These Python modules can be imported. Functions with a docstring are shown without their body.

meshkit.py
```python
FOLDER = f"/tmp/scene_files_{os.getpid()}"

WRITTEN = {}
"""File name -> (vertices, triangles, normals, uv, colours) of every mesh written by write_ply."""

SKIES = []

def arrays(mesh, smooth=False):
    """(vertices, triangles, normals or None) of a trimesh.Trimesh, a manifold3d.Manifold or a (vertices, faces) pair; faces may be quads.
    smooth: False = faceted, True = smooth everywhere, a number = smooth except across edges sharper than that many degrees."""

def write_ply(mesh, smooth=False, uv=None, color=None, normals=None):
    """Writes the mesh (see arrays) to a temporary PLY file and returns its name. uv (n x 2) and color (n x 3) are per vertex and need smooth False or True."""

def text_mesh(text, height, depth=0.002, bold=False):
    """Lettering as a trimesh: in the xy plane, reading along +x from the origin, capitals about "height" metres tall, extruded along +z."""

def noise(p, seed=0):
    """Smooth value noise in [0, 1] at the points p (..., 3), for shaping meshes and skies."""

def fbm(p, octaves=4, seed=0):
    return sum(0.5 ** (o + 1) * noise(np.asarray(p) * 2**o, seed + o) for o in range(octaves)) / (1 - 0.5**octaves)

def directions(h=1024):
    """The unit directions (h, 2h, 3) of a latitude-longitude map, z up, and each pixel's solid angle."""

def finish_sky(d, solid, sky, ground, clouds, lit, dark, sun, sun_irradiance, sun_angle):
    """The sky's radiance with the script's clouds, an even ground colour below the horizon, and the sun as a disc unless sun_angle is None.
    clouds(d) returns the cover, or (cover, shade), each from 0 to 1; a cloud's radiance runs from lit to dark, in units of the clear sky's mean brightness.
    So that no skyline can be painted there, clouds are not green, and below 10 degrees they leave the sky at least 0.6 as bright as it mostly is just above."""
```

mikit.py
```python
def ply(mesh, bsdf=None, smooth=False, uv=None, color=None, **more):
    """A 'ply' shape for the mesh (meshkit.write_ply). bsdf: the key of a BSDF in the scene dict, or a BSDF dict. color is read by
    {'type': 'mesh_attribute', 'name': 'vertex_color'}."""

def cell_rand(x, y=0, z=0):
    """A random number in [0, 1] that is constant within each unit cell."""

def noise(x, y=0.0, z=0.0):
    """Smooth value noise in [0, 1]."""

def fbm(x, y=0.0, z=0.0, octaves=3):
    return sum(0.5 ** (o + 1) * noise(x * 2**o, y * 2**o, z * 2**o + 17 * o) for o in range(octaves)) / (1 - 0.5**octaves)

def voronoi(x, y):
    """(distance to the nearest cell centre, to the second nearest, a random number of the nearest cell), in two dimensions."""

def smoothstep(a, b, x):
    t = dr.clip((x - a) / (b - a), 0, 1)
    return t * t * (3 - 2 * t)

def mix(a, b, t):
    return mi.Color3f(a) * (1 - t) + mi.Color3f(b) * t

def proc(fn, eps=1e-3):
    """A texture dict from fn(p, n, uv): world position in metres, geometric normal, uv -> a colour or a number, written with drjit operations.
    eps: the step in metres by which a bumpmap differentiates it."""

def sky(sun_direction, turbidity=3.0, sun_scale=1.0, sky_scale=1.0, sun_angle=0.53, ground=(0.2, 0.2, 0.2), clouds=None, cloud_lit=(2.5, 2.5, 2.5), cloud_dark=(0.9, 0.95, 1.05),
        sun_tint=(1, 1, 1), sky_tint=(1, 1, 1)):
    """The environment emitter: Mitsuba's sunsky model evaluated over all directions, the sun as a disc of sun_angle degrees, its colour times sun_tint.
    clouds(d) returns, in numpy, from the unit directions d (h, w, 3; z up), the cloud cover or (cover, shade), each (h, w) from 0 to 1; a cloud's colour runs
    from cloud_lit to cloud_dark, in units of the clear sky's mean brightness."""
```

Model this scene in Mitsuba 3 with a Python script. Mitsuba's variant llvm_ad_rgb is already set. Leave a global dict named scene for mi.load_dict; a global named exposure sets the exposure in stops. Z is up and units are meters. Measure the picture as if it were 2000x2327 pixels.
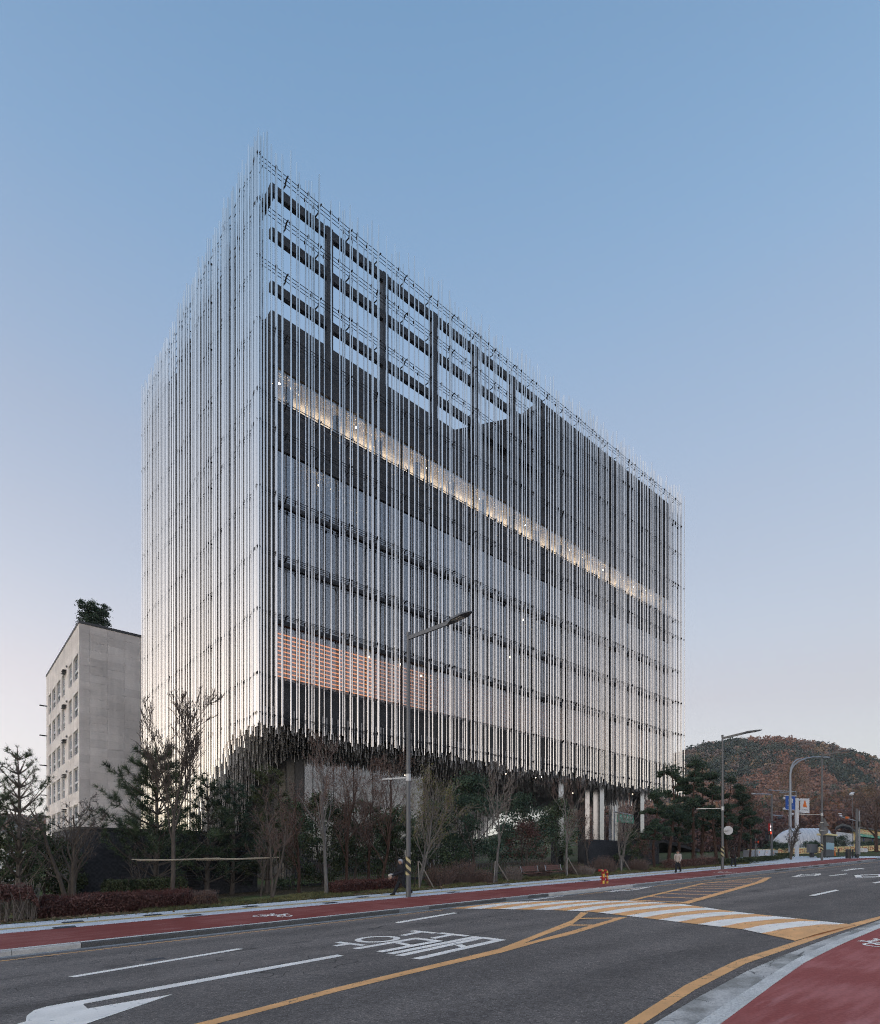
import math, random
import numpy as np, trimesh, mitsuba as mi, drjit as dr
import mikit, meshkit, manifold3d as m3
from shapely.geometry import Polygon, LineString
from shapely.ops import unary_union

# ------------------------------------------------------------------ camera, sky, exposure
T = mi.ScalarTransform4f
scene, labels = {}, {}
exposure = 1.75
HAZE = 0.0002
CAM_Z = 2.0
F_PX, CX, HY = 1335.0, 1000.0, 1968.0          # the lens, in pixels of the 2000 x 2327 photograph
scene['camera'] = {'type': 'perspective', 'fov': math.degrees(2 * math.atan(1000 / F_PX)), 'fov_axis': 'x', 'near_clip': 0.1, 'far_clip': 6000.0,
                   'principal_point_offset_x': 0.0, 'principal_point_offset_y': -(HY - 1163.5) / 2327,
                   'to_world': T().look_at(origin=[0, 0, CAM_Z], target=[0, 10, CAM_Z], up=[0, 0, 1])}
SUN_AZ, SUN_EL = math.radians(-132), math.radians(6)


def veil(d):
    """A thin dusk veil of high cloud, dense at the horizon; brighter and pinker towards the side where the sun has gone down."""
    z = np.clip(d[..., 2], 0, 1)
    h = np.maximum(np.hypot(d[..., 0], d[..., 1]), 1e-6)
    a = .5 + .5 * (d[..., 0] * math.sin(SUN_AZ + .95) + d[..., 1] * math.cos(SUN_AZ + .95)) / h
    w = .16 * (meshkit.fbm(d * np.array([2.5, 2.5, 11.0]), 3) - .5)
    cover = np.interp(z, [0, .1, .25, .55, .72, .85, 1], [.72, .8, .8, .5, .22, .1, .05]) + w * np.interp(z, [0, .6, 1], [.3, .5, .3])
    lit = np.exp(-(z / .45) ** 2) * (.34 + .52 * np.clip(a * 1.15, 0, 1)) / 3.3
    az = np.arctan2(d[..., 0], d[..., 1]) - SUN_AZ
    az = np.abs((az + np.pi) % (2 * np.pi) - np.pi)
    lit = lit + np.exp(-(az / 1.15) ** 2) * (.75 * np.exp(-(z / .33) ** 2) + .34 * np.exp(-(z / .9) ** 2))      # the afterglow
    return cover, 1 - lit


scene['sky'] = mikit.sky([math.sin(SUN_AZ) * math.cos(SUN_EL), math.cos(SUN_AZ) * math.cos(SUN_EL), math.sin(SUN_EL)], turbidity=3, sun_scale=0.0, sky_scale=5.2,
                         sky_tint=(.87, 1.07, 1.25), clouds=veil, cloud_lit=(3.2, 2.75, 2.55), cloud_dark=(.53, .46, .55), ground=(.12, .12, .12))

# ------------------------------------------------------------------ frame: s along the road (uphill), m away from the road, z up
_n = math.hypot(.756, .654)
DS, DM = np.array([.756, .654]) / _n, np.array([-.654, .756]) / _n


def W(v):
    v = np.asarray(v, float)
    return np.column_stack([v[:, 0] * DS[0] + v[:, 1] * DM[0], v[:, 0] * DS[1] + v[:, 1] * DM[1], v[:, 2]])


def SM(p):
    """The same two coordinates for textures."""
    return p.x * float(DS[0]) + p.y * float(DS[1]), p.x * float(DM[0]) + p.y * float(DM[1])


def depth(s, m):
    return s * DS[1] + m * DM[1]


def at(px, m):
    """s of the place at distance m from the road that stands in that column of the photograph."""
    u = (px - CX) / F_PX
    t = m / (u * DM[0] + DM[1])
    return t * (u * DS[0] + DS[1])


def zpx(py, s, m):
    return CAM_Z + (HY - py) / F_PX * depth(s, m)


def road_z(s, m):
    return .036 * np.asarray(s, float) - .02 * (np.asarray(m, float) - 3.7)


def gz(s, m):
    """Ground level: near path, carriageway, far pavement and the garden behind it."""
    s, m = np.asarray(s, float), np.asarray(m, float)
    sc = np.clip(s, -80, 135)
    near = .036 * sc - .02 * (np.clip(m, -30, 3.7) - 3.7) * .6 + .02
    far = .036 * sc - .286 + .14 + .04 * np.clip(m - 18, 0, 6.5)
    return np.where(m < 3.5, near, np.where(m < 18.02, .036 * sc - .02 * (m - 3.7), far))


# ------------------------------------------------------------------ scene entries
_count = {}


def numbered(name):
    n = _count.get(name, 0)
    _count[name] = n + 1
    return name if n == 0 else f'{name}_{n:03d}'


def entry(key, mesh, bsdf, smooth=False, emit=None, color=None):
    if hasattr(mesh, 'to_mesh'):
        q = mesh.to_mesh()
        mesh = (q.vert_properties[:, :3], q.tri_verts)
    elif isinstance(mesh, trimesh.Trimesh):
        mesh = (mesh.vertices, mesh.faces)
    v, f = np.asarray(mesh[0], float), np.asarray(mesh[1], int)
    extra = {} if emit is None else {'emitter': {'type': 'area', 'radiance': {'type': 'rgb', 'value': list(map(float, emit))}}}
    scene[key] = mikit.ply((W(v), f), bsdf, smooth=smooth, color=color, **extra)
    return key


def thing(name, label, cat, group=None):
    key = numbered(name)
    labels[key] = {'label': label, 'category': cat}
    if group:
        labels[key]['group'] = group
    return key


def part(parent, name, mesh, bsdf, smooth=False, label=None, stuff=False, emit=None, color=None):
    key = numbered(f'{parent}__{name}')
    entry(key, mesh, bsdf, smooth, emit, color)
    if label or stuff:
        labels[key] = {}
        if label:
            labels[key]['label'] = label
        if stuff:
            labels[key]['kind'] = 'stuff'
    return key


def solo(name, mesh, bsdf, label, cat, smooth=False, group=None, emit=None):
    key = thing(name, label, cat, group)
    return entry(key, mesh, bsdf, smooth, emit)


def struct(name, mesh, bsdf, label=None, smooth=False, kind='structure', cat=None, color=None):
    key = numbered(name)
    entry(key, mesh, bsdf, smooth, color=color)
    labels[key] = {'kind': kind}
    if label:
        labels[key]['label'] = label
    if cat:
        labels[key]['category'] = cat
    return key


# ------------------------------------------------------------------ mesh helpers: every mesh is (vertices, triangles)
def merge(parts):
    vs, fs, n = [], [], 0
    for v, f in parts:
        vs.append(np.asarray(v, float)); fs.append(np.asarray(f, int) + n)
        n += len(v)
    return np.vstack(vs), np.vstack(fs)


_BF = np.array([[0, 2, 1], [0, 3, 2], [4, 5, 6], [4, 6, 7], [0, 1, 5], [0, 5, 4], [1, 2, 6], [1, 6, 5], [2, 3, 7], [2, 7, 6], [3, 0, 4], [3, 4, 7]])


def slab(o, a, b, c):
    """Parallelepiped from a corner and three edges (right-handed)."""
    o, a, b, c = (np.asarray(x, float) for x in (o, a, b, c))
    return np.array([o, o + a, o + a + b, o + b, o + c, o + a + c, o + a + b + c, o + b + c]), _BF


def box(x0, x1, y0, y1, z0, z1):
    return slab((x0, y0, z0), (x1 - x0, 0, 0), (0, y1 - y0, 0), (0, 0, z1 - z0))


def cbox(x0, x1, y0, y1, z0, z1, c=.01):
    """Box with chamfered edges."""
    h = m3.Manifold.hull_points(np.array([[x, y, z] for dx, dy, dz in ((c, c, 0), (c, 0, c), (0, c, c)) for x in (x0 + dx, x1 - dx) for y in (y0 + dy, y1 - dy) for z in (z0 + dz, z1 - dz)]))
    q = h.to_mesh()
    return q.vert_properties[:, :3], q.tri_verts


def rbar(a, b, w, h, up=(0, 0, 1)):
    """Rectangular bar from a to b, w wide, h high."""
    a, b = np.asarray(a, float), np.asarray(b, float)
    d = b - a
    x = np.cross(d, up); x /= np.linalg.norm(x) + 1e-12
    y = np.cross(x, d); y /= np.linalg.norm(y) + 1e-12
    return slab(a - x * w / 2 - y * h / 2, x * w, d, y * h)


def rods(P0, P1, R, sides=6, R1=None, caps=True):
    """Many straight round rods as one mesh."""
    P0, P1 = np.atleast_2d(P0).astype(float), np.atleast_2d(P1).astype(float)
    n = len(P0)
    R = np.broadcast_to(np.asarray(R, float), (n,)); R1 = R if R1 is None else np.broadcast_to(np.asarray(R1, float), (n,))
    d = P1 - P0; d /= np.linalg.norm(d, axis=1, keepdims=True) + 1e-12
    ref = np.where(np.abs(d[:, 2:]) < .9, [[0, 0, 1.0]], [[1.0, 0, 0]])
    x = np.cross(ref, d); x /= np.linalg.norm(x, axis=1, keepdims=True)
    y = np.cross(d, x)
    a = np.arange(sides) * 2 * np.pi / sides
    ring = np.cos(a)[None, :, None] * x[:, None] + np.sin(a)[None, :, None] * y[:, None]
    v = np.concatenate([P0[:, None] + ring * R[:, None, None], P1[:, None] + ring * R1[:, None, None]], 1)
    i = np.arange(sides); j = (i + 1) % sides
    f = [np.stack([i, j, j + sides], 1), np.stack([i, j + sides, i + sides], 1)]
    if caps:
        k = np.arange(1, sides - 1)
        f += [np.stack([0 * k, k + 1, k], 1), np.stack([0 * k + sides, k + sides, k + 1 + sides], 1)]
    f = np.vstack(f)
    F = (f[None] + (np.arange(n) * 2 * sides)[:, None, None]).reshape(-1, 3)
    return v.reshape(-1, 3), F


def pipe(P, R, sides=6, closed=False):
    """One bent tube through points P."""
    P = np.asarray(P, float); n = len(P)
    R = np.broadcast_to(np.asarray(R, float), (n,))
    t = np.gradient(P, axis=0); t /= np.linalg.norm(t, axis=1, keepdims=True) + 1e-12
    ref = np.array([0, 0, 1.0]) if abs(np.mean(t, 0)[2]) < .8 else np.array([1.0, 0, 0])
    x = np.cross(ref, t); x /= np.linalg.norm(x, axis=1, keepdims=True) + 1e-12
    y = np.cross(t, x)
    a = np.arange(sides) * 2 * np.pi / sides
    v = (P[:, None] + (np.cos(a)[None, :, None] * x[:, None] + np.sin(a)[None, :, None] * y[:, None]) * R[:, None, None]).reshape(-1, 3)
    i, j = np.meshgrid(np.arange(n - 1), np.arange(sides), indexing='ij')
    q = np.stack([i * sides + j, i * sides + (j + 1) % sides, (i + 1) * sides + (j + 1) % sides, (i + 1) * sides + j], -1).reshape(-1, 4)
    k = np.arange(1, sides - 1)
    e = (n - 1) * sides
    return v, np.vstack([q[:, [0, 1, 2]], q[:, [0, 2, 3]], np.stack([0 * k, k + 1, k], 1), np.stack([0 * k + e, e + k, e + k + 1], 1)])


def ball(c, r, sub=1, scale=(1, 1, 1)):
    m = trimesh.creation.icosphere(subdivisions=sub, radius=1.0)
    return m.vertices * np.asarray(scale) * r + np.asarray(c, float), m.faces


def sheet(poly, zf, dz):
    """Flat polygon in (s, m) laid dz above the surface zf."""
    p = poly if isinstance(poly, Polygon) else Polygon(poly)
    p = p if p.is_valid else p.buffer(0)
    gs = getattr(p, 'geoms', [p])
    out = []
    for g in gs:
        v, f = trimesh.creation.triangulate_polygon(g, engine='earcut')
        v = np.asarray(v); f = np.asarray(f)
        c = np.cross(v[f[:, 1]] - v[f[:, 0]], v[f[:, 2]] - v[f[:, 0]])
        f = np.where((c < 0)[:, None], f[:, ::-1], f)
        out.append((np.column_stack([v, zf(v[:, 0], v[:, 1]) + dz]), f))
    return merge(out)


def grid(S, M, zf):
    S, M = np.asarray(S, float), np.asarray(M, float)
    a, b = np.meshgrid(S, M, indexing='ij')
    v = np.stack([a, b, zf(a, b)], -1).reshape(-1, 3)
    i, j = np.meshgrid(np.arange(len(S) - 1), np.arange(len(M) - 1), indexing='ij')
    k = len(M)
    q = np.stack([i * k + j, (i + 1) * k + j, (i + 1) * k + j + 1, i * k + j + 1], -1).reshape(-1, 4)
    return v, np.vstack([q[:, [0, 1, 2]], q[:, [0, 2, 3]]])


def prism(pts, z0, z1):
    """Upright extrusion of a polygon in (s, m)."""
    m = trimesh.creation.extrude_polygon(Polygon(pts), z1 - z0, engine='earcut')
    m.apply_translation([0, 0, z0])
    return np.array(m.vertices), np.array(m.faces)


def leaves(c, size, rng, aspect=.55, flat=0.0):
    """A rhombic leaf at every point c; flat > 0 turns the leaves towards lying level."""
    c = np.asarray(c, float); n = len(c)
    a = rng.normal(size=(n, 3)); a[:, 2] *= 1 - flat; a /= np.linalg.norm(a, axis=1, keepdims=True)
    b = rng.normal(size=(n, 3)); b[:, 2] *= 1 - flat; b -= a * (a * b).sum(1, keepdims=True); b /= np.linalg.norm(b, axis=1, keepdims=True)
    s = (size * rng.uniform(.6, 1.3, n))[:, None]
    v = np.stack([c - a * s, c + b * s * aspect, c + a * s, c - b * s * aspect], 1).reshape(-1, 3)
    k = np.arange(n)[:, None] * 4
    return v, np.vstack([k + [0, 1, 2], k + [0, 2, 3]])


def needles(base, tip, w, rng):
    """Thin triangles from base to tip."""
    base, tip = np.asarray(base, float), np.asarray(tip, float)
    d = tip - base
    x = np.cross(d, rng.normal(size=d.shape)); x /= np.linalg.norm(x, axis=1, keepdims=True) + 1e-9
    v = np.stack([base - x * w / 2, base + x * w / 2, tip], 1).reshape(-1, 3)
    return v, np.arange(len(v)).reshape(-1, 3)


def wedge(profile, y0, y1):
    """Convex (s, z) profile drawn out along m."""
    h = m3.Manifold.hull_points(np.array([(x, y, z) for y in (y0, y1) for x, z in profile])).to_mesh()
    return h.vert_properties[:, :3], h.tri_verts


def rot_box(c, size, yaw, z0):
    """Box with footprint centre c (s, m), size (a, b, h), turned by yaw."""
    a, b, h = size
    e1, e2 = np.array([math.cos(yaw), math.sin(yaw), 0]), np.array([-math.sin(yaw), math.cos(yaw), 0])
    o = np.array([c[0], c[1], z0]) - e1 * a / 2 - e2 * b / 2
    return slab(o, e1 * a, e2 * b, (0, 0, h))


# ------------------------------------------------------------------ materials
def rgb(*c):
    return {'type': 'rgb', 'value': list(map(float, c))}


def mat(name, color, rough=.7, metallic=0.0, spec=.4, **more):
    scene['mat_' + name] = {'type': 'twosided', 'bsdf': {'type': 'principled', 'base_color': color if isinstance(color, dict) else rgb(*color), 'roughness': rough, 'metallic': metallic, 'specular': spec, **more}}
    return 'mat_' + name


def bumped(name, color, rough, height, scale, eps=.004, spec=.3):
    scene['mat_' + name] = {'type': 'twosided', 'bsdf': {'type': 'bumpmap', 'arbitrary': mikit.proc(height, eps), 'scale': scale,
                            'bsdf': {'type': 'principled', 'base_color': color, 'roughness': rough, 'specular': spec}}}
    return 'mat_' + name


noise, fbm, mix, sstep = mikit.noise, mikit.fbm, mikit.mix, mikit.smoothstep


def asphalt_fn(p, n, uv):
    s, m = SM(p)
    big = fbm(s * .12, m * .5, 3.1, 3)
    mid = fbm(s * 1.3, m * 1.7, 1.0, 3)
    grain = noise(s * 70, m * 70, 0.0) * .6 + noise(s * 33, m * 33, 5.0) * .4
    v = .108 * (.66 + .40 * big + .32 * mid) * (.42 + 1.16 * grain) * (.86 + .28 * noise(s * 11, m * 11, 4.0))
    chips = sstep(.80, .93, noise(s * 55, m * 55, 9.0))
    v = v + chips * .12
    d1, d2, _ = mikit.voronoi(s * .55 + .6 * noise(s * 2.2, m * 2.2, 3.0), m * .75 + .6 * noise(s * 2.2, m * 2.2, 7.0))
    crack = (1 - sstep(.006, .022, d2 - d1)) * sstep(.55, .68, noise(s * .33, m * .4, 21.0))
    seam = (1 - sstep(.01, .03, dr.abs(m - 10.9 - .12 * noise(s * .9, 2.0, 3.0)))) * sstep(.35, .55, noise(s * .6, 3.0, 8.0))
    v = v * (1 - .65 * crack) * (1 - .5 * seam)
    patch = sstep(.70, .72, noise(s * .35, m * 1.1, 41.0))
    v = v * (1 - .13 * patch)
    oil = sstep(.66, .86, noise(s * 1.4, m * 2.2, 51.0)) * (1 - sstep(.1, .55, dr.abs(dr.abs(m - 12.2) - 1.6) ))
    v = v * (1 - .35 * oil)
    tyre = .5 + .5 * dr.cos((m - 4.4) * 6.2832 / 1.78)
    v = v * (.88 + .24 * tyre * (.4 + .6 * noise(s * .15, m * .8, 2.0)))
    v = v * (.93 + .12 * sstep(8.0, 9.0, m))
    return mi.Color3f(v * 1.30, v * 1.08, v * .95)


def asphalt_h(p, n, uv):
    s, m = SM(p)
    return noise(s * 60, m * 60, 0.0)


A_ASPHALT = bumped('asphalt', mikit.proc(asphalt_fn), .82, asphalt_h, .004, .006)


def worn(base, under, amount, scale=9.0):
    def fn(p, n, uv):
        s, m = SM(p)
        k = fbm(s * scale, m * scale, 2.0, 4)
        d1, d2, _ = mikit.voronoi(s * 1.6 + .3 * noise(s * 6, m * 6), m * 2.3 + .3 * noise(s * 6, m * 6, 4.0))
        crack = (1 - sstep(.01, .035, d2 - d1)) * sstep(.5, .62, noise(s * .7, m * .7, 8.0))
        chip = sstep(1 - amount, 1 - amount + .1, k)
        t = dr.clip(chip + .75 * crack, 0, 1)
        return mix(base, under, t) * (.86 + .2 * noise(s * 3, m * 5, 6.0)) * (.93 + .12 * noise(s * 60, m * 60, 1.0))
    return mikit.proc(fn)


A_WHITE = mat('road_white', worn((.90, .81, .72), (.32, .30, .28), .24), .7, spec=.3)
A_ORANGE = mat('road_orange', worn((.80, .41, .17), (.25, .16, .1), .27), .7, spec=.3)
A_HATCH = mat('road_hatch', worn((.165, .115, .105), (.13, .12, .12), .5, 5.0), .8, spec=.3)


def red_fn(p, n, uv):
    s, m = SM(p)
    k = fbm(s * .8, m * .8, 1.0, 4)
    streak = fbm(s * 1.1, m * 9.0, 7.0, 3)
    g = noise(s * 45, m * 45, 2.0)
    c = mix((.30, .072, .060), (.40, .132, .118), sstep(.35, .75, k * .6 + streak * .4))
    c = mix(c, (.48, .22, .21), sstep(.62, .75, streak) * sstep(.5, .62, fbm(s * .6, m * .6, 30.0, 2)) * .28)
    return c * (.86 + .26 * g)


A_RED = bumped('red_path', mikit.proc(red_fn), .8, lambda p, n, uv: noise(p.x * 45, p.y * 45, 0.0), .002, .008)
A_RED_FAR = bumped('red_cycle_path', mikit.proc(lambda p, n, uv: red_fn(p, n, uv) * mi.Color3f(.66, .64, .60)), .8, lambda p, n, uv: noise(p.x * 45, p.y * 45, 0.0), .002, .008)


def paving_fn(p, n, uv):
    s, m = SM(p)
    row = dr.floor(m / .2)
    q = s / .2 + .5 * (row - 2 * dr.floor(row / 2))
    fs, fm = q - dr.floor(q), m / .2 - row
    joint = 1 - sstep(.0, .05, dr.minimum(dr.minimum(fs, 1 - fs), dr.minimum(fm, 1 - fm)))
    r = mikit.cell_rand(dr.floor(q), row, 1)
    c = mix((.50, .51, .525), (.61, .61, .615), r)
    c = c * (.82 + .3 * fbm(s * .6, m * .9, 4.0, 3))
    return mix(c, (.24, .25, .26), joint * .8)


A_PAVING = mat('paving', mikit.proc(paving_fn), .8, spec=.3)


def granite(a, b, f=70.0):
    def fn(p, n, uv):
        g = noise(p.x * f, p.y * f, p.z * f)
        k = fbm(p.x * 2.3, p.y * 2.3, p.z * 2.3, 3)
        return mix(a, b, sstep(.25, .75, g)) * (.75 + .5 * k)
    return mikit.proc(fn)


A_KERB_PALE = mat('kerb_pale', granite((.47, .44, .405), (.63, .595, .55)), .75)
A_KERB_DARK = mat('kerb_dark', granite((.075, .072, .068), (.14, .135, .13)), .8)
A_KERB_GREY = mat('kerb_grey', granite((.17, .17, .17), (.28, .28, .28)), .8)


def gutter_fn(p, n, uv):
    s, m = SM(p)
    k = fbm(s * 2.0, m * 3.0, 2.0, 4)
    d1, d2, _ = mikit.voronoi(s * 1.2 + .4 * noise(s * 4, m * 4), m * 1.6)
    crack = (1 - sstep(.008, .03, d2 - d1)) * sstep(.5, .6, noise(s * .8, m * .8, 3.0))
    c = mix((.27, .25, .225), (.52, .48, .44), sstep(.3, .7, k)) * (.8 + .35 * noise(s * 50, m * 50, 3.0))
    return c * (1 - .6 * crack)


A_GUTTER = mat('gutter', mikit.proc(gutter_fn), .85, spec=.2)
A_TACTILE = mat('tactile', granite((.42, .30, .13), (.52, .38, .18)), .8)


def soil_fn(p, n, uv):
    k = fbm(p.x * .5, p.y * .5, 1.0, 4)
    l = noise(p.x * 14, p.y * 14, 3.0)
    c = mix((.035, .028, .02), (.075, .062, .038), k)
    c = mix(c, (.20, .13, .075), sstep(.72, .85, l) * .7)
    return mix(c, (.05, .065, .025), sstep(.45, .6, fbm(p.x * .23, p.y * .23, 9.0, 3)))


A_SOIL = mat('soil', mikit.proc(soil_fn), .95, spec=.1)
A_LAWN = mat('lawn', mikit.proc(lambda p, n, uv: mix((.085, .095, .035), (.165, .16, .075), fbm(p.x * 1.1, p.y * 1.1, 2.0, 4)) * (.7 + .6 * noise(p.x * 25, p.y * 25, 1.0))), .95, spec=.1)


scene['mat_tube'] = {'type': 'twosided', 'bsdf': {'type': 'conductor', 'material': 'none', 'specular_reflectance': {'type': 'mesh_attribute', 'name': 'vertex_color'}}}
A_TUBE = 'mat_tube'
scene['mat_lobby_glass'] = {'type': 'blendbsdf', 'weight': .16, 'a': {'type': 'thindielectric', 'int_ior': 1.55}, 'b': {'type': 'twosided', 'bsdf': {'type': 'conductor', 'material': 'none', 'specular_reflectance': rgb(.86, .86, .88)}}}
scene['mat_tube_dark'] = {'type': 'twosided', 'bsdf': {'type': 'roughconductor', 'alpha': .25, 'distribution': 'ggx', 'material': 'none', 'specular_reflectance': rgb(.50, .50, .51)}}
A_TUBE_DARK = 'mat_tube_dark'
A_RAIL = mat('rail', (.03, .03, .033), .5, metallic=.3)
A_BLACK = mat('black_panel', (.03, .031, .035), .35, spec=.4)
A_DARK = mat('dark_panel', (.058, .06, .068), .5)
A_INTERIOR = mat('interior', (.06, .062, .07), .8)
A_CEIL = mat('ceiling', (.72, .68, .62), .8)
A_WOOD = mat('wood', mikit.proc(lambda p, n, uv: mix((.10, .05, .026), (.17, .085, .042), fbm(p.x * .8, p.y * .8, p.z * 9, 3))), .6)
scene['mat_facade_glass'] = {'type': 'blendbsdf', 'weight': .22, 'a': {'type': 'thindielectric', 'int_ior': 1.55}, 'b': {'type': 'twosided', 'bsdf': {'type': 'conductor', 'material': 'none', 'specular_reflectance': rgb(.86, .89, .93)}}}
scene['mat_mirror'] = {'type': 'twosided', 'bsdf': {'type': 'roughconductor', 'alpha': .05, 'material': 'none', 'specular_reflectance': rgb(.55, .55, .57)}}
scene['mat_window_glass'] = {'type': 'twosided', 'bsdf': {'type': 'principled', 'base_color': rgb(.03, .045, .05), 'roughness': .06, 'specular': .9}}
A_GLASS, A_MIRROR, A_WGLASS = 'mat_facade_glass', 'mat_mirror', 'mat_window_glass'


def stone(a, b):
    def fn(p, n, uv):
        k = fbm(p.x * .35, p.y * .35, p.z * .6, 4)
        g = noise(p.x * 9, p.y * 9, p.z * 9)
        drip = fbm(p.x * 1.6, p.y * 1.6, p.z * .12, 3)
        return mix(a, b, sstep(.3, .7, k)) * (.86 + .14 * g) * (.8 + .34 * drip)
    return mikit.proc(fn)


A_STONE = [mat(f'stone_{i}', stone((.74 * k, .68 * k, .645 * k), (.85 * k, .785 * k, .745 * k)), .85, spec=.2) for i, k in enumerate((1.0, .94, 1.05))]
A_WHITE_TRIM = mat('white_trim', (.72, .72, .73), .5)
A_SLATE = mat('slate', granite((.03, .032, .038), (.05, .053, .062), 12.0), .7)
A_POLE = mat('pole', (.15, .155, .165), .45, metallic=.4)
A_POLE_PALE = mat('pole_pale', (.34, .37, .41), .45, metallic=.4)
A_STEEL = mat('steel', (.5, .52, .55), .4, metallic=.6)
A_LENS = mat('lens', (.55, .55, .5), .25)
A_PALE = mat('pale_paint', (.68, .68, .70), .55)
A_GREYPAINT = mat('grey_paint', (.30, .31, .33), .6)
A_BLUE = mat('blue_paint', (.02, .085, .36), .5)
A_SCREEN = mat('screen', (.16, .34, .45), .2)
A_GREEN = mat('sign_green', (.07, .40, .25), .5)
A_YELLOW = mat('yellow_paint', (.75, .56, .12), .5)
A_CREAM = mat('cream_paint', (.76, .62, .30), .5)
A_REDPAINT = mat('red_paint', (.46, .03, .03), .45)
A_ORANGEP = mat('orange_paint', (.72, .17, .03), .5)
A_BENCH = mat('bench_wood', (.13, .055, .04), .6)
A_CANE = mat('cane', (.52, .44, .33), .7)
A_STAKE = mat('stake', (.30, .26, .23), .8)


def band_fn(p, n, uv):
    s, m = SM(p)
    a = (s - m) * 1.9 + p.z * 2.9
    t = sstep(.46, .5, dr.abs(a - dr.floor(a) - .5) * 2)
    return mix((.56, .48, .27), (.03, .03, .03), t)


A_BAND = mat('warning_band', mikit.proc(band_fn), .5)


def bark(a, b):
    return mikit.proc(lambda p, n, uv: mix(a, b, fbm(p.x * 14, p.y * 14, p.z * 4, 3)))


A_BARK = mat('bark', bark((.07, .058, .05), (.17, .145, .125)), .9, spec=.1)
A_BARK_PALE = mat('bark_pale', bark((.10, .09, .085), (.27, .25, .23)), .9, spec=.1)
A_BARK_RED = mat('bark_red', bark((.055, .033, .026), (.12, .075, .06)), .9, spec=.1)
A_TWIG = mat('twig', (.11, .09, .08), .9, spec=.1)
A_TWIG_PALE = mat('twig_pale', (.24, .205, .185), .9, spec=.1)
A_TWIG_RED = mat('twig_red', (.115, .05, .045), .9, spec=.1)
A_TWIG_BROWN = mat('twig_brown', (.165, .118, .104), .9, spec=.1)


def leafy(name, a, b, f=2.2):
    return mat(name, mikit.proc(lambda p, n, uv: mix(a, b, sstep(.25, .75, fbm(p.x * f, p.y * f, p.z * f, 2))) * (.7 + .6 * mikit.cell_rand(dr.floor(p.x * 9), dr.floor(p.y * 9), dr.floor(p.z * 9)))), .75, spec=.2)


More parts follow.
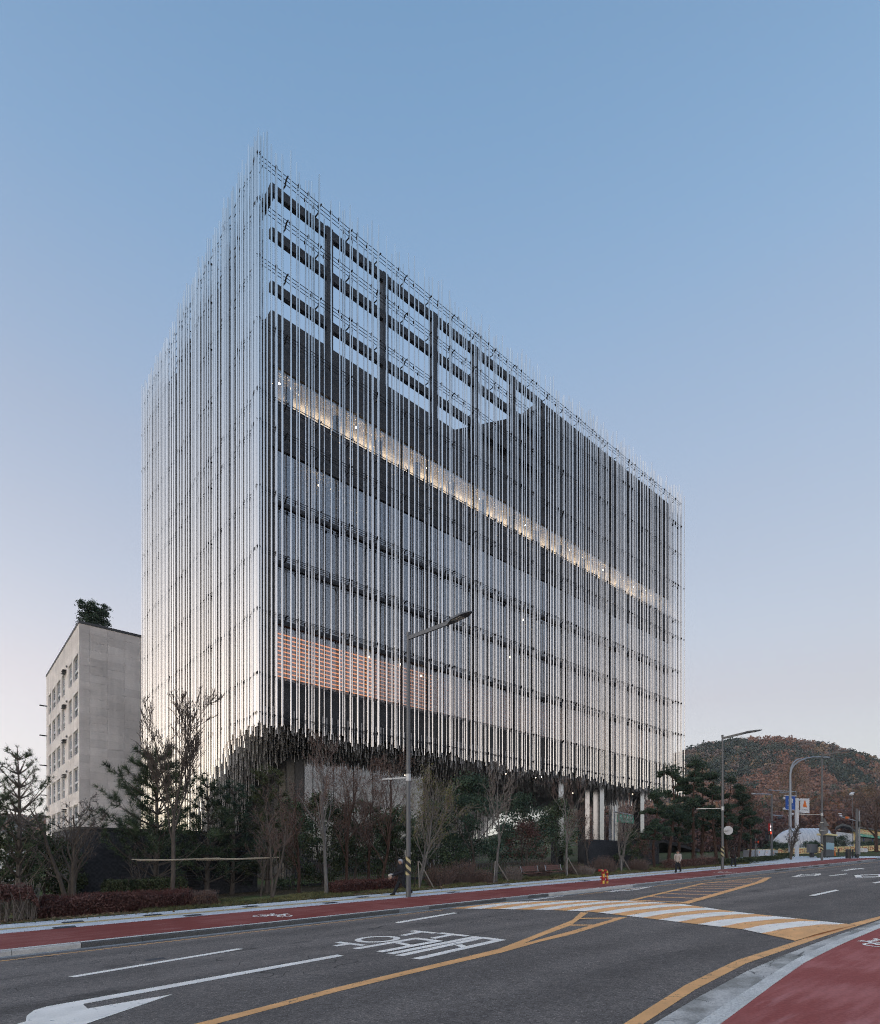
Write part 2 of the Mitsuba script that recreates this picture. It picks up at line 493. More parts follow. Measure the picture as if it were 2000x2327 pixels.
A_NEEDLE = leafy('needle', (.045, .068, .042), (.10, .135, .07))
A_NEEDLE_B = leafy('needle_blue', (.036, .062, .044), (.075, .115, .075))
A_NEEDLE_Y = leafy('needle_yellow', (.06, .075, .035), (.12, .135, .065))
A_LEAF_RED = leafy('leaf_red', (.095, .046, .040), (.16, .082, .070))
A_LEAF_RUST = leafy('leaf_rust', (.12, .065, .048), (.22, .12, .085))
A_LEAF_GREEN = leafy('leaf_green', (.036, .05, .026), (.085, .10, .048))
A_LEAF_OLIVE = leafy('leaf_olive', (.10, .105, .045), (.20, .185, .085))
A_LEAF_DRY = leafy('leaf_dry', (.13, .085, .055), (.27, .19, .12))
A_SIGNBACK = mat('sign_back', (.16, .165, .175), .5, metallic=.3)
A_FOREST = mat('forest', {'type': 'mesh_attribute', 'name': 'vertex_color'}, .9, spec=.1)
A_SKIN = mat('skin', (.42, .27, .20), .6)
A_HAIR = mat('hair', (.02, .017, .016), .6)
A_GREYHAIR = mat('grey_cap', (.42, .40, .42), .8)
A_COATDARK = mat('dark_coat', (.022, .021, .025), .85)
A_COATPALE = mat('pale_coat', (.52, .45, .40), .85)
A_COATBROWN = mat('brown_coat', (.035, .022, .022), .85)
A_TROUSER = mat('trousers', (.02, .022, .028), .85)
A_SHOE = mat('shoe', (.03, .03, .03), .6)

# ================================================================== the ground
def hill(s, m):
    """The wooded hill behind and a low far ridge on the left, in metres above the street's slope."""
    p = W(np.column_stack([np.ravel(s), np.ravel(m), np.zeros(np.size(s))]))
    x, y = p[:, 0], p[:, 1]
    c = np.array([295.0, 572.0]); b = c / np.hypot(*c)
    a, q = (x - c[0]) * b[0] + (y - c[1]) * b[1], (x - c[0]) * b[1] - (y - c[1]) * b[0]
    h = 107 * np.exp(-np.where(q > 0, q / 160, q / 218) ** 2 - (a / 165) ** 2) + 12 * np.exp(-((x - 440) / 90) ** 2 - ((y - 560) / 110) ** 2)
    h += 15 * np.exp(-((x - 190) / 120) ** 2 - ((y - 245) / 80) ** 2)
    h += 48 * np.exp(-((x + 560) / 330) ** 2 - ((y - 640) / 150) ** 2)
    w = meshkit.fbm(np.column_stack([x / 90, y / 90, 0 * x]), 3, 5) - .5
    h = h * (1 + .16 * w)
    return np.where(y > 110, h * np.clip((y - 110) / 60, 0, 1), 0).reshape(np.shape(s))


def terrain(s, m):
    inside = (m > -40) & ((m < 23.6) | ((np.asarray(s) > 61) & (m < 37))) & (np.asarray(s) > -60) & (np.asarray(s) < 131)
    return gz(s, m) - np.where(inside, .10, .0) - np.where(m < 3.21, .06, 0) + hill(s, m)


gs = np.unique(np.concatenate([[-600, -450, -300, -200, -120, -80], np.arange(-60, 140, 10), np.arange(140, 900, 16)]))
gs = np.unique(np.concatenate([gs, [60.9, 61.1]])); gm = np.unique(np.concatenate([[36.9, 37.1, -120, -60, -30, -10, 0, 3.2, 3.21, 12, 18, 23.6, 23.61, 24.5], np.arange(30, 140, 10), np.arange(140, 900, 16)]))
struct('ground', grid(gs, gm, terrain), A_SOIL, smooth=False)

# carriageway and its junction
road = struct('road', sheet([(-28, 3.3), (131, 3.3), (131, 26), (92.5, 26), (92.5, 18.0), (-28, 18.0)], road_z, 0.0), A_ASPHALT)


def mark(name, poly, material, label=None, dz=.004):
    return part(road, name, sheet(poly, road_z, dz), material, label=label)


# near kerb line, gutter and yellow line (s, m)
yl_in = [(-6, 2.9), (0, 2.95), (5.9, 3.66), (8.2, 4.08), (10.5, 4.33), (12.9, 4.30), (14.6, 4.30), (16.8, 4.28), (19, 4.12), (30, 4.1), (60, 4.1)]
yl_out = [(-6, 2.72), (0, 2.77), (6.05, 3.50), (8.0, 3.84), (10.3, 4.09), (12.3, 4.09), (14.6, 4.08), (17.8, 3.98), (30, 3.9), (60, 3.9)]
as_out = [(-6, 2.6), (0, 2.66), (6.1, 3.41), (7.5, 3.60), (9.7, 3.82), (11.8, 3.91), (14.6, 3.93), (30, 3.8), (60, 3.8)]
kb_in = [(-6, 2.2), (0, 2.28), (6.3, 3.03), (8.56, 3.30), (10.9, 3.55), (13.2, 3.66), (17, 3.66), (30, 3.62), (60, 3.62)]
kb_out = [(-6, 2.0), (0, 2.08), (6.46, 2.84), (8.93, 3.15), (10.8, 3.36), (13.15, 3.47), (16.3, 3.50), (30, 3.46), (60, 3.46)]


def on(line, s):
    return np.interp(s, [p[0] for p in line], [p[1] for p in line])


mark('edge_line', yl_in + yl_out[::-1], A_ORANGE, 'yellow line along the near kerb')
struct('gutter', sheet(as_out + kb_in[::-1], road_z, .006), A_GUTTER)
struct('near_path', sheet(kb_out + [(60, -12), (-6, -12)], lambda s, m: gz(s, np.minimum(m, 3.4)), .012), A_RED)
near_kerb = numbered('near_kerb'); labels[near_kerb] = {'kind': 'structure'}
ss = np.arange(-2, 40, .98)
for i, s0 in enumerate(ss):
    s1 = s0 + .972
    z0, z1 = float(gz(s0, 3.3)) + .018, float(gz(s1, 3.3)) + .018
    q = [(s0, on(kb_in, s0)), (s1, on(kb_in, s1)), (s1, on(kb_out, s1)), (s0, on(kb_out, s0))]
    top = [(a, b, z) for (a, b), z in zip(q, (z0, z1, z1, z0))]
    mid = [(q[0][0], q[0][1] + .02, z0 - .025), (q[1][0], q[1][1] + .02, z1 - .025)]
    low = [(a, b, z - .28) for (a, b), z in zip([(q[0][0], q[0][1] + .03), (q[1][0], q[1][1] + .03), q[2], q[3]], (z0, z1, z1, z0))]
    h = m3.Manifold.hull_points(np.array(top + mid + low))
    part(near_kerb, 'kerb_stone', h, A_KERB_PALE)

# far kerb, cycle path, pavement
far_kerb = numbered('far_kerb'); labels[far_kerb] = {'kind': 'structure'}
rk = random.Random(4)
for i, s0 in enumerate(np.arange(-6, 91, 1.5)):
    s1 = s0 + 1.488
    z0, z1 = float(gz(s0, 18.05)), float(gz(s1, 18.05))
    pts = []
    for s, z in ((s0, z0), (s1, z1)):
        pts += [(s, 18.0, z - .4), (s, 18.0, z - .03), (s, 18.03, z + .003), (s, 18.2, z + .006), (s, 18.2, z - .4)]
    k = A_KERB_PALE if s0 in (0.0, 1.5) or 21 < s0 < 29 else rk.choice([A_KERB_DARK, A_KERB_DARK, A_KERB_GREY]) if s0 < 21 else rk.choice([A_KERB_GREY, A_KERB_GREY, A_KERB_DARK])
    part(far_kerb, 'kerb_stone', m3.Manifold.hull_points(np.array(pts)), k)
struct('gutter', sheet([(-28, 17.66), (92.5, 17.66), (92.5, 18.0), (-28, 18.0)], road_z, .003), A_KERB_GREY)
for i, s0 in enumerate(np.arange(-6, 91, 1.5)):
    part(far_kerb, 'pale_edge', sheet([(s0, 18.035), (s0 + 1.488, 18.035), (s0 + 1.488, 18.2), (s0, 18.2)], gz, .012), A_KERB_PALE)  # paler strip along the top of each far kerb stone
cyc = struct('cycle_path', sheet([(-28, 18.2), (80, 18.2), (86, 18.9), (80, 21.2), (-28, 21.2)], gz, .004), A_RED_FAR)
pav = struct('pavement', sheet([(-28, 21.2), (80, 21.2), (86, 18.9), (88, 18.2), (92.5, 19.5), (92.5, 36), (74, 34), (66, 26), (60, 23.3), (-28, 23.3)], gz, .004), A_PAVING)
part(pav, 'tactile_strip', sheet([(-28, 22.0), (64, 22.0), (64, 22.3), (-28, 22.3)], gz, .010), A_TACTILE)
for s0, m0 in ((5.95, 22.5), (7.0, 20.72 + .75), (3.5, 22.45), (3.1, 21.35), (9.6, 22.6), (12.6, 21.6), (14.9, 22.6), (19.5, 21.55), (24.5, 22.6), (30.5, 21.6)):
    part(pav, 'drain_cover', sheet([(s0 - .3, m0 - .2), (s0 + .3, m0 - .2), (s0 + .3, m0 + .2), (s0 - .3, m0 + .2)], gz, .012), A_DARK)
struct('lawn', sheet([(-28, 23.3), (60, 23.3), (64, 25.6), (62, 27.4), (30, 26.6), (10, 26.4), (-28, 26.4)], gz, .02), A_LAWN)
edge = np.array([(s, 23.3) for s in np.arange(-6, 60, .02)])


# painted markings on the road, positions in (s, m)
DASH = [[(1.97, 13.15), (2.05, 12.95), (5.67, 13.78), (5.61, 14.0)], [(11.31, 15.33), (11.23, 14.98), (14.52, 15.8), (14.57, 16.1)], [(20.66, 17.5), (20.47, 17.15), (22.95, 17.5), (23.19, 17.6)],
        [(25.89, 7.93), (25.62, 7.68), (29.13, 7.77), (29.45, 8.0)], [(43.21, 12.1), (42.5, 11.8), (45.28, 11.6), (46.0, 11.86)], [(34.92, 7.94), (34.5, 7.7), (39.5, 7.68), (40, 7.9)], [(48.5, 8.0), (48.2, 7.75), (52.5, 7.8), (53, 8.0)]]
part(road, 'drain_cover', sheet([(3.55, 13.85), (3.95, 13.9), (3.95, 14.15), (3.55, 14.1)], road_z, .005), A_DARK)
for q in DASH:
    mark('lane_dash', q, A_WHITE)
mark('turn_arrow', [(0.3, 9.2), (0.95, 9.57), (1.0, 9.96), (1.12, 10.28), (1.29, 10.42), (6.6, 11.0), (6.6, 10.74), (1.71, 10.14), (1.7, 9.74), (2.87, 9.73), (1.5, 8.74), (.1, 8.4)], A_WHITE, 'white turn arrow and line')
GLYPH = [[(7.57, 12.77), (7.76, 12.79), (7.83, 11.73), (7.65, 11.68)], [(7.28, 12.36), (7.26, 12.14), (7.68, 12.12), (7.72, 12.36)], [(7.3, 11.53), (7.32, 11.28), (9.25, 11.47), (9.27, 11.72)],
         [(7.36, 10.66), (7.38, 10.41), (9.26, 10.62), (9.26, 10.87)], [(9.12, 11.71), (9.33, 11.66), (9.32, 10.65), (9.11, 10.65)], [(8.42, 11.55), (8.6, 11.55), (8.46, 10.74), (8.28, 10.71)],
         [(7.33, 10.24), (7.35, 10.0), (10.3, 10.37), (10.32, 10.63)], [(7.28, 9.86), (7.32, 9.63), (10.28, 10.11), (10.29, 10.36)], [(7.25, 9.25), (7.28, 9.01), (10.25, 9.47), (10.27, 9.73)],
         [(10.12, 10.3), (10.34, 10.3), (10.27, 9.5), (10.06, 9.53)], [(8.98, 9.85), (9.17, 9.85), (8.99, 9.44), (8.79, 9.41)], [(10.08, 12.98), (10.29, 12.97), (10.3, 11.98), (10.09, 11.96)],
         [(9.37, 12.48), (9.39, 12.25), (10.1, 12.41), (10.1, 12.66)], [(10.17, 11.92), (10.38, 11.9), (10.35, 10.77), (10.14, 10.76)], [(9.46, 11.34), (9.46, 11.11), (10.2, 11.22), (10.22, 11.45)]]
R_OUT = [(9.02, 11.97), (8.91, 11.85), (8.78, 11.77), (8.64, 11.73), (8.49, 11.73), (8.35, 11.77), (8.23, 11.85), (8.13, 11.96), (8.05, 12.08), (8.02, 12.24), (8.01, 12.41), (8.05, 12.56), (8.11, 12.7), (8.22, 12.83), (8.34, 12.91), (8.49, 12.98), (8.65, 12.98), (8.8, 12.94), (8.93, 12.85), (9.04, 12.73), (9.12, 12.6), (9.15, 12.43), (9.15, 12.27), (9.11, 12.11)]
for q in GLYPH:
    mark('letter_stroke', unary_union([Polygon(q)]), A_WHITE, dz=.004)
ring = Polygon(R_OUT)
mark('letter_stroke', ring.difference(ring.buffer(-.17)), A_WHITE)
mark('centre_line', [(-1, 6.9), (2.0, 7.52), (3.49, 7.78), (4.78, 8.06), (6.31, 8.28), (7.71, 8.45), (9.15, 8.66), (10.61, 9.20), (11.72, 9.63), (14.46, 10.69), (16.58, 11.9), (16.58, 11.6), (13.39, 9.93), (11.09, 9.15), (10.0, 8.72), (12.41, 9.17), (15.8, 9.94), (15.9, 9.72), (11.81, 8.75), (10.48, 8.61), (8.84, 8.27), (7.33, 8.12), (6.05, 7.97), (4.57, 7.76), (3.37, 7.53), (2.0, 7.25), (-1, 6.6)],
     A_ORANGE, 'orange centre line that splits in two')
for q in ([(15.07, 10.86), (14.78, 10.75), (15.43, 9.84), (15.66, 9.88)], [(13.52, 10.02), (13.28, 9.9), (13.6, 9.40), (13.82, 9.44)]):
    mark('island_bar', q, A_ORANGE)
for q in ([(25.89, 17.2), (28.68, 17.6), (31.16, 17.3), (27.87, 16.54)], [(41.59, 13.75), (45.4, 14.4), (46.51, 13.41), (43.58, 12.78)], [(40.49, 9.99), (43.72, 10.85), (44.87, 9.62), (40.96, 8.64)]):
    c = np.mean(q, axis=0)
    mark('warning_diamond', Polygon(q).difference(Polygon([tuple(c + (np.array(p) - c) * .58) for p in q])), A_WHITE)
mark('lane_arrow', [(50.8, 13.45), (54.0, 13.55), (54.0, 14.3), (55.9, 13.4), (54.0, 12.7), (54.0, 13.25), (50.8, 13.2)], A_WHITE)
mark('edge_line', [(-28, 16.5), (-5, 16.95), (4, 17.25), (10, 17.33), (15.2, 17.4), (15.2, 17.30), (10, 17.23), (4, 17.15), (-5, 16.85), (-28, 16.4)], A_ORANGE, 'thin orange line along the far kerb')
mark('edge_line', [(24, 17.4), (40, 17.1), (60, 16.5), (92, 16.2), (92, 16.08), (60, 16.38), (40, 16.98), (24, 17.28)], A_ORANGE)

# hatched island beyond the crossing
HL = np.array([(21.3, 12.96), (34.1, 15.89), (40.9, 15.17)]); HR = np.array([(20.9, 10.46), (35.44, 13.31), (41.05, 14.9)])


def along(line, t):
    d = np.r_[0, np.cumsum(np.linalg.norm(np.diff(line, axis=0), axis=1))]
    return np.array([np.interp(t * d[-1], d, line[:, 0]), np.interp(t * d[-1], d, line[:, 1])])


mark('hatched_island', [tuple(p) for p in HL] + [tuple(p) for p in HR[::-1]], A_HATCH, 'worn reddish hatched island', dz=.003)
for t in (.015, .115, .215, .315, .41, .5, .59, .675, .755, .83, .9):
    a, b, a2, b2 = along(HL, t), along(HR, t), along(HL, t + .014), along(HR, t + .014)
    mark('island_bar', [tuple(a), tuple(b), tuple(b2), tuple(a2)], A_ORANGE, dz=.006)
for line, w in ((HL, .13), (HR, .19)):
    mark('island_edge', LineString(line).buffer(w, cap_style=2), A_ORANGE, dz=.009)

# raised crossing with white and orange stripes
NEAR = [(4.0, 13.1), (4.43, 13.39), (5.27, 14.12), (5.9, 14.64), (7.2, 15.1), (8.7, 15.7), (9.85, 16.15), (11.8, 16.9), (13.5, 16.8), (16, 16.2), (17.9, 15.6), (19, 15.5)]
FAR = [(3.2, 16.2), (4.34, 16.75), (5.05, 17.15), (6.47, 17.9), (7.92, 18.75), (10.46, 20.7), (12.96, 21.4), (15.46, 20.9), (17.6, 19.0), (19, 18.4)]
fn_ = lambda line, m: np.interp(m, [p[0] for p in line], [p[1] for p in line])
cross = numbered('raised_crossing'); labels[cross] = {'kind': 'structure'}
bounds = [4.32, 5.27, 5.89, 6.5, 7.2, 7.87, 8.6, 9.25, 9.95, 10.65, 11.3, 12.0, 12.7, 13.4, 14.1, 14.8, 15.5, 16.2, 16.9, 17.55]
for k in range(len(bounds) - 1):
    V = []
    nt = 10
    for t in np.linspace(0, 1, nt + 1):
        for e, m0 in enumerate((bounds[k], bounds[k + 1])):
            skew = .92 * min(1, (17.6 - m0) / 3)
            m1 = max(m0 - skew, 4.1)
            s0, s1 = fn_(NEAR, m0), fn_(FAR, m1)
            s, m = s0 + (s1 - s0) * t, m0 + (m1 - m0) * t
            ramp = min(1.0, t / .3, (1 - t) / .3) * min(1, (17.7 - m) / .8, (m - 3.9) / .8)
            V.append((s, m, float(road_z(s, m)) + .012 + .05 * (ramp * ramp * (3 - 2 * ramp) if ramp > 0 else 0)))
    F = [(2 * i, 2 * i + 2, 2 * i + 3) for i in range(nt)] + [(2 * i, 2 * i + 3, 2 * i + 1) for i in range(nt)]
    part(cross, 'stripe', (np.array(V), np.array(F)), A_WHITE if k % 2 else A_ORANGE, smooth=False)

# cycle symbols
def cycle_symbol(parent, c, k, yaw, zf, dz):
    e1, e2 = np.array([math.cos(yaw), math.sin(yaw)]), np.array([-math.sin(yaw), math.cos(yaw)])
    pl = lambda a, b: tuple(np.array(c) + k * (a * e1 + b * e2))
    rings = [Polygon([pl(x + .32 * math.cos(t), .34 * math.sin(t)) for t in np.linspace(0, 6.283, 22)[:-1]]) for x in (0, 1.0)]
    bike = [g.difference(g.buffer(-.075 * k)) for g in rings]
    for a, b in (((0, 0), (.32, .5)), ((.32, .5), (.85, .5)), ((.85, .5), (.48, 0)), ((.48, 0), (0, 0)), ((.48, 0), (.3, .6)), ((1, 0), (.8, .62)), ((.2, .62), (.4, .62)), ((.8, .62), (.98, .68))):
        bike.append(LineString([pl(*a), pl(*b)]).buffer(.045 * k, cap_style=2))
    part(parent, 'cycle_symbol', sheet(unary_union(bike), zf, dz), A_WHITE)


cycle_symbol(cyc, (8.75, 19.75), .85, -.75, gz, .010)
cycle_symbol(cyc, (44.5, 19.6), 1.0, -.75, gz, .010)
cycle_symbol(scene and 'near_path', (13.35, 2.93), .75, -.35, lambda s, m: gz(s, np.minimum(m, 3.4)), .020)

# grass on the lawn strip and fallen leaves along its edge
rg = np.random.default_rng(11)
n = 42000
gS = np.concatenate([rg.uniform(-6, 62, n), rg.uniform(4, 34, 16000)]); gM = np.concatenate([rg.uniform(23.25, 26.4, n), rg.uniform(23.3, 25.6, 16000)])
keep = meshkit.fbm(np.column_stack([gS * .45, gM * .8, 0 * gS]), 3, 2) > np.where(gS < 6, .66, .40)
gS, gM = gS[keep], gM[keep]
base = np.column_stack([gS, gM, gz(gS, gM) + .01])
tip = base + np.column_stack([rg.normal(0, .045, len(gS)), rg.normal(0, .045, len(gS)), rg.uniform(.05, .16, len(gS))])
struct('grass', needles(base, tip, .028, rg), A_LEAF_OLIVE, 'rough winter grass along the pavement edge', kind='stuff', cat='grass')
n = 9000
lS = rg.uniform(-6, 60, n); lM = 23.3 + np.abs(rg.normal(0, .55, n)); lM = np.where(rg.random(n) < .04, lM - .5, lM)
struct('fallen_leaves', leaves(np.column_stack([lS, lM, gz(lS, lM) + .035]), .045, rg, .7, .75), A_LEAF_DRY, 'dry leaves scattered at the edge of the lawn', kind='stuff', cat='leaves')

# ================================================================== the tube-clad tower
S0, M0, LS, LM = 16.8, 38.3, 59.2, 28.9        # near corner, length along the road, depth
Z = lambda z: z + CAM_Z
tower = thing('tube_tower', 'tall office block wrapped in rows of upright silver metal tubes, raised on columns', 'building')
rt = np.random.default_rng(5)
FS, FM = S0 + 1.35, M0 + .95                    # inner facade planes
RAILS = [48.6, 45.5, 41.7, 37.4, 32.6, 30.5, 26.0, 21.8, 17.6, 13.2, 10.5]


def low_left(t):
    return np.interp(t, [0, 4.4, 6, 7.75, 9.2, 11.6, 13.5, 15.5, 17, 18], [9.75, 9.5, 8.9, 8.1, 7.5, 6.2, 4.2, 1.8, -.3, -1.3])


def low(s, m):
    """Lower ends of the tubes: a raised belly that runs down to the ground round two cores."""
    t, w = s - S0, m - M0
    k = np.clip((t - 2) / 9, 0, 1); k = k * k * (3 - 2 * k)
    flat = 9.75 - .9 * np.clip(w / 7, 0, 1) + .5 * (meshkit.fbm(np.stack([s * .16, m * .16, 0 * s], -1), 2, 3) - .5)
    core = np.exp(-((t - 27) / 9.5) ** 4 - ((w - 17) / 6.0) ** 4)
    z = low_left(w) * (1 - k) + flat * k - 11.5 * core
    return np.maximum(Z(z), gz(s, m) + .05)


tubes = []                                       # x, y, z0, z1, r, size on screen


def row(a, b, fixed, along_s, spacing, r0, r1, lift, drop):
    q = a
    while q < b:
        q += spacing * rt.uniform(.5, 1.5)
        s, m = (q, fixed) if along_s else (fixed, q)
        r = rt.uniform(r0, r1)
        z0 = float(low(np.array([s]), np.array([m]))[0]) + rt.uniform(-drop, drop * .6)
        tubes.append((s, m, max(z0, float(gz(s, m)) + .05), Z(49.0) + lift * (.25 + .75 * rt.uniform(0, 1)), r))


for k, off in enumerate((0.0, .24, .5)):
    row(S0 + off, S0 + LS, M0 + off, True, (.72, .85, .98)[k], .043, .060, 1.75, .4)
    row(M0 + off, M0 + LM, S0 + off, False, (.54, .64, .74)[k], .058, .08, 1.75, .4)
    row(M0 + off, M0 + LM, S0 + LS - off, False, .75, .05, .07, 1.6, .4)
    row(S0 + off, S0 + LS, M0 + LM - off, True, .8, .05, .07, 1.6, .4)
row(M0 + 1.0, M0 + LM, S0 + 1.0, False, .75, .06, .08, -1.0, .5)
for q in (0, .17, .38, .62):        # dense bundle at the near corner
    tubes.append((S0 + q + .02, M0 + .02, Z(9.7 + rt.uniform(-.3, .2)), Z(49.3 + rt.uniform(0, 1.2)), .055))
    tubes.append((S0 + .02, M0 + q + .05, Z(9.7 + rt.uniform(-.3, .2)), Z(49.3 + rt.uniform(0, 1.2)), .055))
tubes = np.array(tubes)
front = (np.abs(tubes[:, 1] - M0) < .6) | (np.abs(tubes[:, 0] - S0) < .6)
size = np.where(front, (tubes[:, 3] - tubes[:, 2]) * tubes[:, 4] / depth(tubes[:, 0], tubes[:, 1]) ** 2, 0)
order = np.argsort(-size)


def tube_mesh(t, sides=10):
    t = np.atleast_2d(t)
    tone = np.repeat(rt.uniform(.82, 1.0, len(t)), 2 * sides)
    return rods(t[:, :3], t[:, [0, 1, 3]], t[:, 4], sides, caps=False), np.column_stack([tone * .97, tone * .945, tone * .92])


for t in tubes[order[:300]]:
    mesh_, tone_ = tube_mesh(t)
    part(tower, 'facade_tube', mesh_, A_TUBE, smooth=True, color=tone_)
mesh_, tone_ = tube_mesh(tubes[order[300:]])
part(tower, 'further_facade_tubes', mesh_, A_TUBE, smooth=True, stuff=True, color=tone_)

# the belly: short tubes hanging from the underside
us, um = np.meshgrid(np.arange(S0 + 1.0, S0 + LS - .6, .4), np.arange(M0 + .75, M0 + LM - .6, .4), indexing='ij')
us, um = us.ravel(), um.ravel()
us = us + rt.uniform(-.17, .17, len(us)); um = um + rt.uniform(-.17, .17, len(um))
core_in = (us > S0 + 19.5) & (us < S0 + 34.5) & (um > M0 + 13) & (um < M0 + 21.5)
us, um = us[~core_in], um[~core_in]
zl = low(us, um) + rt.uniform(-.35, .4, len(us))
zl = np.maximum(zl, gz(us, um) + .05)
ok = zl < Z(10.9)
us, um, zl = us[ok], um[ok], zl[ok]
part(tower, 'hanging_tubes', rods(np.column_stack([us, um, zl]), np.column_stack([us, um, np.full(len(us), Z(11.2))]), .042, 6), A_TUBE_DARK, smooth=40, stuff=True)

# rails that carry the tubes, small clips, brackets
for z in RAILS:
    for off in (0.1, .34, .58):
        a = np.array([[S0 + off - .2, M0 + off, Z(z)], [S0 + off, M0 + off - .2, Z(z) + .02]]); b = np.array([[S0 + LS, M0 + off, Z(z)], [S0 + off, M0 + LM, Z(z) + .02]])
        if z < 12:
            b[1] = [S0 + off, M0 + 5, Z(z) + .02]
        part(tower, 'tube_rail', rods(a, b, .022, 6), A_RAIL)
clip = []
for z in RAILS:
    for t in tubes[front]:
        if t[2] < Z(z) - .2 and rt.random() < .33:
            clip.append(box(t[0] - .07, t[0] + .07, t[1] - .02, t[1] + .12, Z(z) - .11, Z(z) + .09))
part(tower, 'tube_clips', merge(clip), A_RAIL, stuff=True)
for z in RAILS[:9]:
    for q in np.arange(2.2, LS - .5, 2.65):
        p = [(S0 + q, FM + .1, Z(z) - .12), (S0 + q + .05, M0 + .62, Z(z) - .12), (S0 + q, M0 + .3, Z(z) + .05), (S0 + q, M0 + .02, Z(z) + .03)]
        part(tower, 'bracket', pipe(p, .055, 4), A_RAIL)
for z in RAILS[:10]:
    for q in np.arange(2.4, LM - .5, 3.6):
        if z > 12 or q < 4:
            part(tower, 'bracket', pipe([(FS + .1, M0 + q, Z(z) - .12), (S0 + .6, M0 + q, Z(z) - .1), (S0 + .02, M0 + q, Z(z) + .03)], .055, 4), A_RAIL)

# open roof frame: three dark beams and their columns
for z0, z1 in ((47.8, 48.45), (44.65, 45.3), (40.85, 41.5)):
    part(tower, 'roof_beam', box(FS, S0 + 31.3, FM, FM + .35, Z(z0), Z(z1)), A_DARK)
    part(tower, 'roof_beam', box(S0 + 31.0, S0 + 31.3, FM + .36, M0 + 20, Z(z0), Z(z1)), A_DARK)
for q in (6.1, 11.3, 16.6, 21.6, 26.9):
    part(tower, 'roof_column', box(S0 + q - .27, S0 + q + .27, FM - .004, FM + .5, Z(39.4), Z(48.55)), A_DARK)
part(tower, 'roof_beam', box(FS, FS + .35, FM + .36, M0 + LM - 1.4, Z(47.72), Z(48.4)), A_DARK)
# stair wing and plant block that fill the roof towards both ends
part(tower, 'side_wall', box(FS, FS + .4, M0 + 3.2, M0 + LM - 1.4, Z(11.4), Z(47.2)), A_BLACK)
part(tower, 'side_wall', box(FS, FS + .4, FM + .2, M0 + 3.19, Z(11.4), Z(39.4)), A_BLACK)
part(tower, 'side_wall', box(S0 + LS - 1.4, S0 + LS - 1.0, FM, M0 + LM - 1.4, Z(11.4), Z(48.2)), A_DARK)
part(tower, 'back_wall', box(FS + .4, S0 + LS - 1.4, M0 + LM - 1.4, M0 + LM - 1.0, Z(11.4), Z(39.4)), A_DARK)
part(tower, 'plant_block', box(S0 + 31.3, S0 + LS - 1.4, FM + .02, M0 + 22, Z(39.4), Z(48.3)), A_DARK)
part(tower, 'sloping_roof', wedge([(S0 + 18.5, Z(39.4)), (S0 + 31.0, Z(39.4)), (S0 + 31.0, Z(47.4)), (S0 + 24, Z(42.0))], FM + .6, M0 + 20), A_DARK)
for q in np.arange(32.5, 57.5, 1.25):
    part(tower, 'plant_fin', box(S0 + q, S0 + q + .5, FM - .08, FM + .018, Z(39.5), Z(48.2)), A_BLACK)

# floors of the body, seen through the tubes
BX0, BX1 = FS + .42, S0 + LS - 1.42
part(tower, 'roof_parapet', box(BX0 - .42, BX1, FM, FM + .3, Z(35.6), Z(39.4)), A_DARK)
part(tower, 'roof_slab', box(BX0, BX1, FM + .31, M0 + LM - 1.41, Z(38.4), Z(39.0)), A_DARK)
part(tower, 'spandrel', box(BX0 - .42, BX1, FM, FM + .3, Z(29.8), Z(33.2)), A_DARK)
part(tower, 'spandrel', box(BX0 - .42, BX1, FM, FM + .3, Z(10.2), Z(13.35)), A_BLACK)
part(tower, 'soffit', box(S0 + .9, S0 + LS - .9, FM + .31, M0 + LM - .9, Z(11.0), Z(11.35)), A_BLACK)
for z in (13.1, 17.45, 21.7, 25.95, 29.9, 32.9):
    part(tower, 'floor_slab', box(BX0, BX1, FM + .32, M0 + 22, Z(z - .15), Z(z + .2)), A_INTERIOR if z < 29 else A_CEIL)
for z in (17.45, 21.7, 25.95):
    part(tower, 'spandrel', box(BX0 - .42, BX1, FM - .03, FM + .25, Z(z - .17), Z(z + .17)), A_DARK)
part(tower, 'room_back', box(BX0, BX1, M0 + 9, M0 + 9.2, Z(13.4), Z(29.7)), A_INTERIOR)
part(tower, 'room_back', box(BX0, BX1, M0 + 7.0, M0 + 7.2, Z(33.11), Z(36.5)), A_CEIL)
part(tower, 'ceiling', slab((BX0, FM + .32, Z(35.5)), (BX1 - BX0, 0, 0), (0, 6.4, 1.2), (0, -.02, .2)), A_CEIL)
for q in np.arange(3.5, LS - 2, 4.1):
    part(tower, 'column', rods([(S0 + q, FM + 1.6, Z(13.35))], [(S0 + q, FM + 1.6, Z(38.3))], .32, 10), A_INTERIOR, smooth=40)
# glass panels, each very slightly out of true
pw = (BX1 - BX0) / 20
for z0, z1 in ((13.37, 17.27), (17.63, 21.52), (21.88, 25.77), (26.13, 29.79), (33.22, 35.58)):
    for i in range(20):
        x0 = BX0 + i * pw
        e = rt.normal(0, .004, 3)
        v = np.array([(x0 + .03, FM + .12, Z(z0)), (x0 + pw - .03, FM + .12 + e[0] * pw, Z(z0)), (x0 + pw - .03, FM + .12 + e[0] * pw + e[1], Z(z1)), (x0 + .03, FM + .12 + e[1] * 2, Z(z1))])
        part(tower, 'glass_panel', (v, np.array([(0, 1, 2), (0, 2, 3)])), A_GLASS)
for i in range(21):
    x = BX0 + i * pw
    part(tower, 'mullion', merge([box(x - .028, x + .028, FM + .02, FM + .2, Z(a), Z(b)) for a, b in ((13.36, 29.79), (33.21, 35.59))]), A_RAIL)
